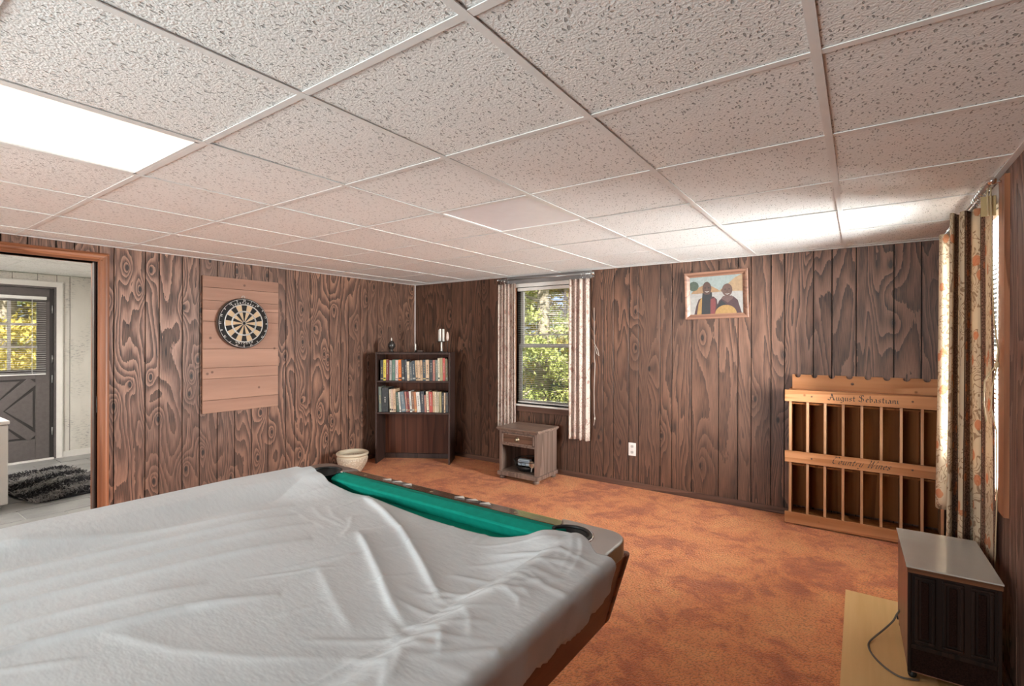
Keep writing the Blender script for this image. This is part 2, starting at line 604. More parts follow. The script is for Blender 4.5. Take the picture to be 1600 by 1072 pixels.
def emis(name, col, strength, refl=1.0):
    t = NT(name, col, 0.4)
    co = t.coord('Object')
    f = t.noise(co, 300, 1)
    t.color(t.ramp(f, [(0.3, tuple(c * 0.94 * refl for c in col)), (0.7, tuple(c * refl for c in col))]))
    t.put(t.b.inputs['Emission Color'], col)
    t.b.inputs['Emission Strength'].default_value = strength
    t.bump(f, 0.2, 0.001)
    return t.m


M['diffuser_on'] = emis('lit_prismatic_diffuser', (1.0, 0.93, 0.84), TROFFER_EMIT, 0.30)
M['diffuser_off'] = simple('unlit_prismatic_diffuser', (0.88, 0.87, 0.90), 0.4, 0, 0.5, 0.02)


def pot_mat():
    t = NT('cream_textured_glaze', (0.62, 0.52, 0.40), 0.45)
    v = t.coord('Object')
    d = t.voro(v, 55)
    z = t.sep(v)[2]
    body = t.maprange(z, 0.155, 0.165, 1.0, 0.0)
    col = t.ramp(d, [(0.15, (0.74, 0.64, 0.52)), (0.55, (0.52, 0.41, 0.30))])
    t.color(t.mix(body, (0.64, 0.54, 0.40), col))
    t.bump(t.math('MULTIPLY', t.math('MULTIPLY', d, -1.0), body), 0.7, 0.008)
    return t.m


M['pot'] = pot_mat()


def curtain_mat(name, ground, vine, accent, band, transl=0.25, bands=1.0):
    t = NT(name, ground, 0.9, 0, 0.2)
    uv = t.sep(t.coord('UV'))
    u, v = uv[0], uv[1]
    P = 0.165
    ph = t.math('FRACT', t.math('DIVIDE', u, P))
    inband = t.math('MULTIPLY', t.math('MULTIPLY', t.math('GREATER_THAN', ph, 0.66), t.math('LESS_THAN', ph, 0.93)), bands)
    edge = t.math('LESS_THAN', t.math('ABSOLUTE', t.math('SUBTRACT', ph, 0.645)), 0.012)
    edge2 = t.math('LESS_THAN', t.math('ABSOLUTE', t.math('SUBTRACT', ph, 0.945)), 0.012)
    # vines: contour lines of a noise; blossoms: round cells
    q = t.comb(t.math('MULTIPLY', u, 20), t.math('MULTIPLY', v, 13), 0)
    n1 = t.noise(q, 1.0, 1.5, 0.5, 1.2)
    lines = t.math('LESS_THAN', t.math('ABSOLUTE', t.math('SUBTRACT', t.math('FRACT', t.math('MULTIPLY', n1, 6)), 0.5)), 0.13)
    grp = t.noise(t.comb(t.math('MULTIPLY', u, 9), t.math('MULTIPLY', v, 7), 3.0), 1.0, 1)
    vmask = t.math('MULTIPLY', lines, t.math('GREATER_THAN', grp, 0.42))
    bd = t.voro(t.comb(t.math('MULTIPLY', u, 13), t.math('MULTIPLY', v, 9), 0), 1.0)
    blo = t.math('LESS_THAN', t.math('ADD', bd, t.math('MULTIPLY', n1, 0.25)), 0.36)
    col = t.mix(t.math('MULTIPLY', vmask, 0.75), ground, vine)
    col = t.mix(t.math('MULTIPLY', blo, 0.8), col, accent)
    # paisley band
    pv = t.voro(t.comb(t.math('DIVIDE', u, P * 0.27), t.math('MULTIPLY', v, 15), 5.0), 1.0, rand=0.75)
    pz = t.noise(t.comb(t.math('MULTIPLY', u, 120), t.math('MULTIPLY', v, 120), 0), 1.0, 2)
    bcol = t.mix(t.maprange(pz, 0.42, 0.6), band, tuple(min(1, b * 2.6 + 0.03) for b in band))
    bcol = t.mix(t.math('LESS_THAN', pv, 0.30), bcol, tuple(a * 0.7 for a in accent))
    bcol = t.mix(t.math('LESS_THAN', pv, 0.16), bcol, tuple(a * 0.5 for a in accent))
    col = t.mix(inband, col, bcol)
    col = t.mix(t.math('MULTIPLY', t.math('MAXIMUM', edge, edge2), bands), col, tuple(b * 0.9 for b in band))
    t.color(col)
    t.bump(t.noise(t.comb(t.math('MULTIPLY', u, 900), t.math('MULTIPLY', v, 900), 0), 1.0, 1), 0.15, 0.001)
    tr = t.n('ShaderNodeBsdfTranslucent')
    t.put(tr.inputs[0], col)
    mx = t.n('ShaderNodeMixShader')
    mx.inputs[0].default_value = transl
    out = t.t.nodes['Material Output']
    t.t.links.new(t.b.outputs[0], mx.inputs[1])
    t.t.links.new(tr.outputs[0], mx.inputs[2])
    t.t.links.new(mx.outputs[0], out.inputs[0])
    return t.m


M['curtain'] = curtain_mat('floral_striped_curtain', (0.56, 0.44, 0.31), (0.20, 0.11, 0.06), (0.50, 0.17, 0.07), (0.085, 0.042, 0.026), 0.14)
M['curtain_mauve'] = curtain_mat('floral_striped_curtain_faded', (0.70, 0.58, 0.50), (0.34, 0.19, 0.15), (0.44, 0.27, 0.22), (0.30, 0.19, 0.16), 0.25, 0.45)
M['lining'] = simple('curtain_heading_tape', (0.42, 0.31, 0.15), 0.8)


def slate_mat():
    t = NT('grey_slate_tile', (0.2, 0.2, 0.2), 0.32)
    p = t.coord('Position')
    f = t.noise(p, 5, 4, 0.6)
    r = t.rnd()
    c = t.ramp(f, [(0.3, (0.13, 0.13, 0.13)), (0.7, (0.25, 0.25, 0.245))])
    t.color(t.mix(t.math('MULTIPLY', r, 0.4), c, (0.30, 0.295, 0.285)))
    t.bump(t.noise(p, 30, 3), 0.15, 0.004)
    return t.m


M['slate'] = slate_mat()
M['grout'] = simple('pale_grout', (0.46, 0.45, 0.43), 0.8)


def whitewash_mat():
    t = NT('whitewashed_boards', (0.62, 0.60, 0.56), 0.55)
    p = t.sep(t.coord('Position'))
    a = t.math('ADD', p[0], p[1])
    v = t.comb(t.math('MULTIPLY', a, 22), 0, t.math('MULTIPLY', p[2], 95))
    d = t.noise(v, 1.0, 3, 0.7)
    g = t.noise(t.comb(t.math('MULTIPLY', a, 5), 2.0, t.math('MULTIPLY', p[2], 2.2)), 1.0, 3)
    k = t.math('MULTIPLY', t.maprange(d, 0.54, 0.64), t.maprange(g, 0.42, 0.60))
    t.color(t.mix(k, t.ramp(g, [(0.3, (0.66, 0.635, 0.59)), (0.7, (0.58, 0.555, 0.51))]), (0.26, 0.265, 0.27)))
    return t.m


M['whitewash'] = whitewash_mat()
M['lgroove'] = simple('board_gap', (0.24, 0.23, 0.215), 0.8)
M['plaster'] = simple('plain_plaster', (0.62, 0.60, 0.57), 0.8)
M['unseen_slab'] = simple('unseen_slab_grey', (0.3, 0.3, 0.3), 0.9)
M['ground'] = simple('outdoor_ground', (0.10, 0.13, 0.05), 0.95, 0, 0.1, 0.4, 3)
M['bark'] = simple('grey_bark', (0.30, 0.25, 0.20), 0.9, 0, 0.2, 0.25, 8, 0.5, 30)


def leaf_mat(name, a, b):
    t = NT(name, a, 0.6, 0, 0.3)
    v = t.coord('Object')
    f = t.noise(v, 2.2, 3)
    w = t.noise(v, 22, 1)
    c = t.mix(t.maprange(f, 0.38, 0.62), a, b)
    c = t.mix(t.maprange(w, 0.35, 0.65, 0, 0.5), c, tuple(min(1, q * 1.6) for q in b))
    t.color(c)
    tr = t.n('ShaderNodeBsdfTranslucent')
    t.put(tr.inputs[0], c)
    mx = t.n('ShaderNodeMixShader')
    mx.inputs[0].default_value = 0.4
    t.t.links.new(t.b.outputs[0], mx.inputs[1])
    t.t.links.new(tr.outputs[0], mx.inputs[2])
    t.t.links.new(mx.outputs[0], t.t.nodes['Material Output'].inputs[0])
    return t.m


M['leaf_green'] = leaf_mat('yellow_green_leaves', (0.10, 0.15, 0.03), (0.46, 0.46, 0.16))
M['leaf_gold'] = leaf_mat('golden_green_leaves', (0.12, 0.14, 0.02), (0.55, 0.42, 0.10))

# ================================================================== THE SETTING
# ---- floor
fl = MB().box(XL - 0.12, XR + 0.12, YN - 0.1, YB + 0.12, -0.06, 0.0).build('floor', M['carpet'])
struct(fl)['label'] = 'mottled orange and rust carpet across the room'

# ---- panelled walls: a black backing with planks set proud of it
GROOVES_L = [-2.62, -2.47, -2.30, -2.12, -1.99, -1.80, -1.66, -1.45, -1.30, -1.12, -0.98, -0.80, -0.61, -0.47, -0.30, -0.13, 0.02, 0.20, 0.41,
             0.56, 0.745, 0.874, 1.022, 1.123, 1.263, 1.355, 1.558, 1.654, 1.822, 1.955, 2.10, 2.25, 2.40, 2.56, 2.739, 2.836, 3.006, 3.233,
             3.377, 3.477, 3.632, 3.731, 3.879, 4.054, 4.196, 4.387]
GROOVES_B = [-4.492, -4.348, -4.197, -4.04, -3.867, -3.719, -3.576, -3.464, -3.319, -3.17, -2.98, -2.86, -2.72, -2.60, -2.45, -2.31, -2.189, -2.052,
             -1.945, -1.79, -1.696, -1.49, -1.385, -1.212, -0.988, -0.836, -0.734, -0.588, -0.492, -0.295, -0.175, -0.023, 0.199, 0.352]
GROOVES_R = [round(YN + 0.1 + 0.155 * k + 0.03 * math.sin(k * 2.1), 3) for k in range(46)]
GAP, PROUD = 0.0065, 0.010


def plank_poly(a0, a1):
    c = 0.0012
    return [(a0, 0), (a1, 0), (a1, PROUD - c), (a1 - c, PROUD), (a0 + c, PROUD), (a0, PROUD - c)]


def panelled(name, axis, plane, sgn, a0, a1, z0, z1, grooves, holes, mat, backmat, thick=0.12):
    """axis 'X' or 'Y' is the run of the wall; sgn = direction of its inner face"""
    mb = MB()
    cuts = sorted({a0, a1} | {h[0] for h in holes} | {h[1] for h in holes})

    def bk(s0, s1, q0, q1):
        p0, p1 = plane - sgn * thick, plane - sgn * PROUD
        lo, hi = min(p0, p1), max(p0, p1)
        if axis == 'X':
            mb.box(s0, s1, lo, hi, q0, q1)
        else:
            mb.box(lo, hi, s0, s1, q0, q1)
    for s0, s1 in zip(cuts[:-1], cuts[1:]):
        hs = [h for h in holes if h[0] <= s0 + 1e-6 and h[1] >= s1 - 1e-6]
        if not hs:
            bk(s0, s1, z0, z1)
        else:
            h = hs[0]
            if h[2] > z0 + 1e-4:
                bk(s0, s1, z0, h[2])
            if h[3] < z1 - 1e-4:
                bk(s0, s1, h[3], z1)
    wall = struct(mb.build(name, backmat))
    gs = [a0] + [g for g in grooves if a0 + 0.03 < g < a1 - 0.03] + [a1]
    n = Vector((0, sgn, 0)) if axis == 'X' else Vector((sgn, 0, 0))
    u = Vector((1, 0, 0)) if axis == 'X' else Vector((0, 1, 0))
    org = (Vector((0, plane, 0)) if axis == 'X' else Vector((plane, 0, 0))) - n * PROUD
    for g0, g1 in zip(gs[:-1], gs[1:]):
        b0, b1 = g0 + GAP / 2, g1 - GAP / 2
        cs = sorted({b0, b1} | {c for h in holes for c in h[:2] if b0 < c < b1})
        for s0, s1 in zip(cs[:-1], cs[1:]):
            hs = [h for h in holes if h[0] <= s0 + 1e-6 and h[1] >= s1 - 1e-6]
            spans = [(z0, z1)] if not hs else [(z0, hs[0][2]), (hs[0][3], z1)]
            for q0, q1 in spans:
                if q1 - q0 > 0.01:
                    o = MB().prism(plank_poly(s0, s1), (0, 0, q1 - q0), org + Vector((0, 0, q0)), u, n).build('plank', mat, wall)
    return wall


W1 = (-3.085, -2.395, 0.690, 1.955)      # back window opening  x0 x1 z0 z1
W2 = (2.865, 3.905, 0.70, 1.960)         # right window opening y0 y1 z0 z1
DR = (0.330, 1.255, 0.0, 1.955)          # doorway to laundry   y0 y1 z0 z1
GD = (-2.95, -0.85, 0.0, 1.96)            # unseen glazed door behind the camera, added for fill light
w = panelled('wall_left', 'Y', XL, 1, YN, YB, 0, ZC + 0.03, GROOVES_L, [DR], M['panel_left'], M['groove'])
w['label'] = 'left wall of dark plywood planks with bold swirling grain'
w = panelled('wall_back', 'X', YB, -1, XL, XR, 0, ZC + 0.03, GROOVES_B, [W1], M['panel_back'], M['groove'])
w['label'] = 'back wall of brown plywood planks around the small window'
w = panelled('wall_right', 'Y', XR, -1, YN, YB, 0, ZC + 0.03, GROOVES_R, [W2], M['panel_right'], M['groove'])
w['label'] = 'right wall of dark plywood planks beside the curtained window'
w = panelled('wall_near', 'X', YN, 1, XL, XR, 0, ZC + 0.03, [XL + 0.16 * k for k in range(1, 32)], [GD], M['panel_back'], M['groove'])
w['label'] = 'panelled wall behind the photographer'

# ---- baseboards
def baseboard(name, x0, x1, y0, y1, long_axis):
    o = MB().box(x0, x1, y0, y1, 0.0, 0.052).build(name, M['baseboard'], None, 0.006)
    struct(o)
baseboard('baseboard_back', XL, XR, YB - 0.016, YB, 'X')
baseboard('baseboard_left', XL, XL + 0.016, 1.33, YB - 0.017, 'Y')
baseboard('baseboard_left_near', XL, XL + 0.016, YN, 0.25, 'Y')
baseboard('baseboard_right', XR - 0.016, XR, YN, YB - 0.017, 'Y')

# ---- ceiling
ceil = struct(MB().box(XL - 0.1, XR + 0.1, YN - 0.1, YB + 0.1, ZC + 0.035, ZC + 0.06).build('ceiling', M['unseen_slab']))
ceil['label'] = 'suspended ceiling of square fissured tiles in a white grid'
gx = [GX0 - i * GX for i in range(-1, 9)]
gx = sorted([x for x in gx if XL + 0.05 < x < XR - 0.05])
gy = sorted([GY0 + j * GY for j in range(-6, 8) if YN + 0.05 < GY0 + j * GY < YB - 0.05])
xs = [XL] + gx + [XR]
ys = [YN] + gy + [YB]
TW = 0.0115                                        # half width of a T-bar
TROFF = []
# lit two-by-four fixtures (i, j of the cells) and the unlit square one
LIT = [((3, -2), (3, -1)), ((1, -5), (1, -4))]  # the second fixture is out of view, added as fill light
OFF = [((2, 2),)]


def cell_of(i, j):
    return (GX0 - (i + 1) * GX, GX0 - i * GX, GY0 + j * GY, GY0 + (j + 1) * GY)


skip_cells = set()
for grp_ in LIT + OFF:
    for c in grp_:
        b = cell_of(*c)
        skip_cells.add((round(b[0], 2), round(b[2], 2)))
skip_bar = set()
for grp_ in LIT:
    for c in grp_[1:]:
        b = cell_of(*c)
        skip_bar.add((round(b[0], 2), round(b[2], 2)))
tile_cache = {}
for x0, x1 in zip(xs[:-1], xs[1:]):
    for y0, y1 in zip(ys[:-1], ys[1:]):
        if (round(x0, 2), round(y0, 2)) in skip_cells:
            continue
        wx, wy = x1 - x0, y1 - y0
        key = (round(wx, 3), round(wy, 3))
        if key not in tile_cache:
            tile_cache[key] = MB().box(-wx / 2 + 0.003, wx / 2 - 0.003, -wy / 2 + 0.003, wy / 2 - 0.003, 0.0, 0.016).mesh('ceiling_tile')
            tile_cache[key].materials.append(M['tile'])
        o = bpy.data.objects.new('ceiling_tile', tile_cache[key])
        COL.objects.link(o)
        o.parent = ceil
        sag = random.uniform(-0.001, 0.001)
        o.location = ((x0 + x1) / 2, (y0 + y1) / 2, ZC + 0.003 + sag)
        o.rotation_euler = (random.uniform(-.002, .002), random.uniform(-.002, .002), 0)
for x in gx:                                       # main runners
    mb = MB().box(x - TW, x + TW, YN, YB, ZC - 0.002, ZC + 0.001).box(x - 0.001, x + 0.001, YN, YB, ZC, ZC + 0.03)
    mb.build('main_runner', M['grid'], ceil)
for y in gy:                                       # cross tees, one for each bay
    for x0, x1 in zip(xs[:-1], xs[1:]):
        if (round(x0, 2), round(y, 2)) in skip_bar:
            continue
        a0, a1 = x0 + (TW if x0 > XL else 0), x1 - (TW if x1 < XR else 0)
        MB().box(a0, a1, y - TW, y + TW, ZC - 0.0012, ZC + 0.001).build('cross_tee', M['grid'], ceil)
for i, (x0, x1, y0, y1) in enumerate([(XL, XL + 0.022, YN, YB), (XR - 0.022, XR, YN, YB), (XL, XR, YB - 0.022, YB), (XL, XR, YN, YN + 0.022)]):
    mb = MB().box(x0, x1, y0, y1, ZC - 0.0025, ZC + 0.001)
    if i == 0:
        mb.box(x0, x0 + 0.002, y0, y1, ZC - 0.001, ZC + 0.02)
    mb.build('wall_angle', M['grid'], ceil)
struct(MB().box(XF - 1.0, XR + 0.6, YN - 0.6, YB + 0.45, ZC + 0.12, ZC + 0.30).build('unseen_slab', M['unseen_slab']))  # unseen slab added over the rooms to stop light leaking in
struct(MB().box(-40, 30, -30, 60, -0.30, -0.20).build('ground', M['ground']))


def troffer(cells, lit, label):
    bs = [cell_of(*c) for c in cells]
    x0, x1 = min(b[0] for b in bs), max(b[1] for b in bs)
    y0, y1 = min(b[2] for b in bs), max(b[3] for b in bs)
    cx_, cy_ = (x0 + x1) / 2, (y0 + y1) / 2
    t = thing('ceiling_light', label, 'light', (cx_, cy_, ZC))
    hx, hy = (x1 - x0) / 2 - TW, (y1 - y0) / 2 - TW
    fr = MB()
    for a in ((-hx, hx, -hy, -hy + 0.012), (-hx, hx, hy - 0.012, hy), (-hx, -hx + 0.012, -hy, hy), (hx - 0.012, hx, -hy, hy)):
        fr.box(*a, -0.001, 0.012)
    fr.build('frame', M['grid'], t)
    MB().box(-hx + 0.010, hx - 0.010, -hy + 0.010, hy - 0.010, 0.004, 0.010).build('diffuser', M['diffuser_on' if lit else 'diffuser_off'], t)
    MB().box(-hx, hx, -hy, hy, 0.012, 0.03).build('housing', M['grid'], t)


troffer(LIT[0], True, 'lit fluorescent ceiling panel at the left, glowing warm white')
troffer(LIT[1], True, 'unseen lit ceiling panel added behind the camera as fill light')
troffer(OFF[0], False, 'unlit square ceiling light panel before the back window')

# ---- doorway to the laundry room
dw = struct(MB().box(XL - 0.145, XL + 0.004, DR[1], DR[1] + 0.018, 0, DR[3] + 0.018).build('door_1', M['jamb']))
dw['label'] = 'wooden doorway to the laundry room with moulded casing'
MB().box(XL - 0.145, XL + 0.004, DR[0] - 0.018, DR[0], 0, DR[3] + 0.018).build('jamb', M['jamb'], dw)
MB().box(XL - 0.145, XL + 0.004, DR[0], DR[1], DR[3], DR[3] + 0.018).build('head_jamb', M['jamb'], dw)
MB().box(XL - 0.07, XL - 0.03, DR[1] - 0.012, DR[1], 0, DR[3]).build('door_stop', M['stop'], dw)
MB().box(XL - 0.07, XL - 0.03, DR[0], DR[0] + 0.012, 0, DR[3]).build('door_stop', M['stop'], dw)
MB().box(XL - 0.012, XL - 0.0, DR[1] - 0.003, DR[1], 0.83, 0.95).build('strike_plate', M['dark_metal'], dw)
cas = [(0, 0), (0.064, 0), (0.064, 0.018), (0.052, 0.021), (0.044, 0.015), (0.030, 0.014), (0.022, 0.010), (0.010, 0.012), (0, 0.008)]
MB().prism(cas, (0, 0, DR[3] + 0.062), (XL, DR[1] + 0.002, 0), (0, 1, 0), (1, 0, 0)).build('casing', M['casing'], dw)
MB().prism(cas, (0, 0, DR[3] + 0.062), (XL, DR[0] - 0.002, 0), (0, -1, 0), (1, 0, 0)).build('casing', M['casing'], dw)
MB().prism(cas, (0, DR[1] - DR[0] + 0.13, 0), (XL, DR[0] - 0.065, DR[3] + 0.002), (0, 0, 1), (1, 0, 0)).build('head_casing', M['casing_h'], dw)

# ---- laundry room beyond the doorway
ZL = ZC + 0.04
lf = struct(MB().box(XF, XL - 0.12, FY0, FY1, -0.06, -0.006).build('floor_laundry', M['grout']))
lf['label'] = 'grey slate tiled floor of the laundry room'
tw_, tl_ = 0.30, 0.45
row = 0
xx = XF + 0.01
tmesh = {}
while xx < XL - 0.125:
    x1_ = min(xx + tw_, XL - 0.122)
    yy = FY0 - (row % 2) * tl_ * 0.5
    while yy < FY1:
        ya, yb_ = max(yy, FY0 + 0.002), min(yy + tl_, FY1 - 0.002)
        if yb_ - ya > 0.03:
            MB().box(xx + 0.004, x1_ - 0.004, ya + 0.004, yb_ - 0.004, -0.006, random.uniform(-0.001, 0.001)).build('floor_tile', M['slate'], lf)
        yy += tl_
    xx += tw_
    row += 1
DF = (0.72, 1.655, 0.0, 1.958)            # outside door opening in the far wall
far = panelled('wall_laundry_far', 'Y', XF, 1, FY0, FY1, 0, FZC, [-0.3, -0.05, 0.15, 0.40, 0.62, 0.86, 1.08, 1.31, 1.515, 1.68, 1.797], [DF], M['whitewash'], M['lgroove'])
far['label'] = 'far laundry wall of whitewashed scuffed boards'
rw_ = panelled('wall_laundry_side', 'X', FY1, -1, XF, XL - 0.12, 0, FZC, [XF + 0.2 * k for k in range(1, 15)], [], M['whitewash'], M['lgroove'])
rw_['label'] = 'whitewashed side wall of the laundry room'
rw2 = panelled('wall_laundry_near', 'X', FY0, 1, XF, XL - 0.12, 0, FZC, [XF + 0.2 * k for k in range(1, 15)], [], M['whitewash'], M['lgroove'])
rw2['label'] = 'whitewashed wall of the laundry room out of sight'
pw = MB()
for a in ((FY0, DR[0] - 0.018, 0, FZC), (DR[1] + 0.018, FY1, 0, FZC), (DR[0] - 0.018, DR[1] + 0.018, DR[3] + 0.018, FZC)):
    pw.box(XL - 0.135, XL - 0.121, a[0], a[1], a[2], a[3])
struct(pw.build('wall_laundry_partition', M['plaster']))['label'] = 'plain inner face of the partition in the laundry room'
lc = struct(MB().box(XF - 0.1, XL - 0.12, FY0 - 0.1, FY1 + 0.1, FZC + 0.02, FZC + 0.04).build('ceiling_laundry', M['unseen_slab']))
lc['label'] = 'white tiled ceiling of the laundry room'
for i in range(5):
    for j in range(5):
        x0, y0 = XF + i * 0.6, FY0 + j * 0.6
        x1, y1 = min(x0 + 0.6, XL - 0.122), min(y0 + 0.6, FY1)
        if x1 - x0 > 0.05 and y1 - y0 > 0.05:
            MB().box(x0 + 0.012, x1 - 0.012, y0 + 0.012, y1 - 0.012, FZC + 0.004, FZC + 0.02).build('ceiling_tile', M['tile'], lc)
for i in range(1, 5):
    MB().box(XF + i * 0.6 - 0.012, XF + i * 0.6 + 0.012, FY0, FY1, FZC + 0.001, FZC + 0.004).build('main_runner', M['grid'], lc)
for j in range(1, 5):
    MB().box(XF, XL - 0.122, FY0 + j * 0.6 - 0.012, FY0 + j * 0.6 + 0.012, FZC + 0.002, FZC + 0.0045).build('cross_tee', M['grid'], lc)
struct(MB().box(XF, XF + 0.014, DF[1] + 0.075, FY1, 0, 0.07).build('baseboard_laundry', M['white_paint']))
t = thing('ceiling_light', 'unseen square ceiling panel added to brighten the laundry room', 'light', (XF + 1.5, 0.0, FZC))
MB().box(-0.28, 0.28, -0.28, 0.28, -0.012, 0.0).build('diffuser', emis('laundry_fill_panel', (1.0, 0.96, 0.9), 78.0), t)  # strong glow of an added panel that stays out of view
MB().box(-0.30, 0.30, -0.30, 0.30, -0.004, 0.004).build('frame', M['grid'], t)

# outside door (closed) with lites, blind and crossbuck
d2 = struct(MB().box(XF - 0.10, XF + 0.012, DF[1], DF[1] + 0.02, 0, DF[3] + 0.02).build('door_2', M['door_grey']))
d2['label'] = 'dark grey outside door with crossbuck and nine small panes'
MB().box(XF - 0.10, XF + 0.012, DF[0] - 0.02, DF[0], 0, DF[3] + 0.02).build('jamb', M['door_grey'], d2)
MB().box(XF - 0.10, XF + 0.012, DF[0], DF[1], DF[3], DF[3] + 0.02).build('head_jamb', M['door_grey'], d2)
MB().box(XF - 0.012, XF + 0.025, DF[0], DF[1], 0, 0.018).build('threshold', M['white_paint'], d2)
dcas = [(0, 0), (0.068, 0), (0.068, 0.016), (0.055, 0.020), (0.02, 0.013), (0, 0.010)]
MB().prism(dcas, (0, 0, DF[3] + 0.085), (XF, DF[1] + 0.012, 0), (0, 1, 0), (1, 0, 0)).build('casing', M['white_paint'], d2)
MB().prism(dcas, (0, 0, DF[3] + 0.085), (XF, DF[0] - 0.012, 0), (0, -1, 0), (1, 0, 0)).build('casing', M['white_paint'], d2)
MB().prism(dcas, (0, DF[1] - DF[0] + 0.16, 0), (XF, DF[0] - 0.08, DF[3] + 0.015), (0, 0, 1), (1, 0, 0)).build('casing', M['white_paint'], d2)
ly0, ly1 = DF[0] + 0.004, DF[1] - 0.035
wy0, wy1, wz0, wz1 = ly0 + 0.115, ly1 - 0.105, 1.035, 1.80
lx0, lx1 = XF - 0.052, XF - 0.012
leaf = MB()
leaf.box(lx0, lx1, ly0, ly1, 0.02, wz0).box(lx0, lx1, ly0, wy0, wz0, wz1).box(lx0, lx1, wy1, ly1, wz0, wz1).box(lx0, lx1, ly0, ly1, wz1, DF[3] - 0.004)
leaf.build('door_leaf', M['door_grey'], d2)
MB().box(lx0, lx1 + 0.004, ly1, DF[1], 0.02, DF[3]).build('hinge_stile_gap', M['door_groove'], d2)
mw = (wy1 - wy0) / 3
mh = (wz1 - wz0) / 3
for k in (1, 2):
    MB().box(lx0, lx1 + 0.006, wy0 + k * mw - 0.012, wy0 + k * mw + 0.012, wz0, wz1).build('muntin', M['muntin'], d2)
    MB().box(lx0 + 0.001, lx1 + 0.005, wy0, wy1, wz0 + k * mh - 0.012, wz0 + k * mh + 0.012).build('muntin', M['muntin'], d2)
for a in range(3):
    for b in range(3):
        MB().box(lx0 + 0.014, lx0 + 0.018, wy0 + a * mw + 0.012 * (a > 0), wy0 + (a + 1) * mw - 0.012 * (a < 2),
                 wz0 + b * mh + 0.012 * (b > 0), wz0 + (b + 1) * mh - 0.012 * (b < 2)).build('pane', M['glass'], d2)
# crossbuck boards
cy0, cy1, cz0, cz1 = ly0 + 0.12, ly1 - 0.12, 0.25, 0.93
MB().box(lx1, lx1 + 0.004, cy0, cy1, cz0, cz1).build('sunk_panel', M['door_groove'], d2)
for y0, y1, z0, z1 in ((ly0, cy0, 0.02, wz0 - 0.03), (cy1, ly1, 0.02, wz0 - 0.03), (cy0, cy1, 0.02, cz0), (cy0, cy1, cz1, wz0 - 0.03)):
    MB().box(lx1, lx1 + 0.014, y0, y1, z0, z1).build('rail', M['door_grey'], d2, 0.004)
cc = Vector((lx1 + 0.009, (cy0 + cy1) / 2, (cz0 + cz1) / 2))
dg = Vector((0, cy1 - cy0, cz1 - cz0))
for s in (1, -1):
    e = Vector((0, dg.y, s * dg.z))
    L_ = e.length / 2 - 0.03
    e.normalize()
    pn = Vector((0, -e.z, e.y))
    MB().obox(cc + Vector((0.001 * (s < 0), 0, 0)), Vector((0.006, 0, 0)), e * L_, pn * 0.05).build('crossbuck_board', M['door_grey'], d2, 0.003)
hy_, hz_ = (cy1 - cy0) / 2, (cz1 - cz0) / 2
for sy, sz in ((1, 0), (-1, 0), (0, 1), (0, -1)):
    m_ = 0.085
    if sy:
        tri = [(sy * (hy_ - 0.02), -hz_ + m_ + 0.05), (sy * (hy_ - 0.02), hz_ - m_ - 0.05), (sy * m_, 0)]
    else:
        tri = [(-hy_ + m_ + 0.04, sz * (hz_ - 0.02)), (hy_ - m_ - 0.04, sz * (hz_ - 0.02)), (0, sz * m_)]
    ar = sum(tri[i][0] * tri[(i + 1) % 3][1] - tri[(i + 1) % 3][0] * tri[i][1] for i in range(3))
    if ar < 0:
        tri = tri[::-1]
    MB().prism(tri, (0.007, 0, 0), (lx1 + 0.003, cc.y, cc.z), (0, 1, 0), (0, 0, 1)).build('raised_panel', M['door_grey'], d2, 0.004)
for z in (0.32, 0.92, 1.15, 1.72):
    MB().lathe([(0, -0.045), (0.007, -0.045), (0.007, 0.045), (0, 0.045)], 10, (XF - 0.006, DF[1] - 0.012, z)).build('hinge', M['steel'], d2)
MB().lathe([(0, 0), (0.028, 0.0), (0.028, 0.006), (0.012, 0.012), (0.012, 0.035), (0.027, 0.045), (0.027, 0.062), (0, 0.068)], 16, (lx1, ly0 + 0.07, 0.95), axis='X').build('door_knob', M['brass'], d2)


def blind(name, label, plane, axis, sgn, a0, a1, z0, z1, mat, pitch=0.021, depth=0.024, tilt=0.12, headmat=None, parent=None):
    """horizontal slat blind with head rail, bottom rail and ladder cords"""
    L = a1 - a0
    t = thing(name, label, 'blind', (0, 0, 0))
    if axis == 'X':
        t.location = ((a0 + a1) / 2, plane, z0)
        t.rotation_euler = (0, 0, 0 if sgn < 0 else PI)
    else:
        t.location = (plane, (a0 + a1) / 2, z0)
        t.rotation_euler = (0, 0, PI / 2 if sgn > 0 else -PI / 2)
    H_ = z1 - z0
    # local: x along, -y into the room, z up
    MB().box(-L / 2, L / 2, -depth / 2 - 0.008, depth / 2, H_ - 0.035, H_).build('head_rail', headmat or mat, t, 0.003)
    MB().box(-L / 2 + 0.004, L / 2 - 0.004, -depth / 2, depth / 2, 0.0, 0.014).build('bottom_rail', headmat or mat, t, 0.003)
    me = None
    z = 0.026
    c, s = math.cos(tilt), math.sin(tilt)
    while z < H_ - 0.04:
        if me is None:
            mb = MB()
            h = depth / 2
            prof = [(-h, 0.0), (-h * 0.4, 0.0016), (h * 0.4, 0.0016), (h, 0.0)]
            prof = [(p * c - q * s, p * s + q * c) for p, q in prof]
            poly = prof + [(p, q - 0.0007) for p, q in prof[::-1]]
            mb.prism(poly[::-1], (L - 0.008, 0, 0), (-L / 2 + 0.004, 0, 0), (0, 1, 0), (0, 0, 1))
            me = mb.build('slat', mat, t)
            me.location = (0, 0, z)
        else:
            link_copy(me, 'slat', t, (0, 0, z))
        z += pitch
    for q in (-0.36, 0.36):
        mb = MB()
        for yy in (-depth / 2 - 0.001, depth / 2 + 0.001):
            mb.box(q * L - 0.0012, q * L + 0.0012, yy - 0.0008, yy + 0.0008, 0.012, H_ - 0.02)
        mb.build('ladder_cord', mat, t)
    return t


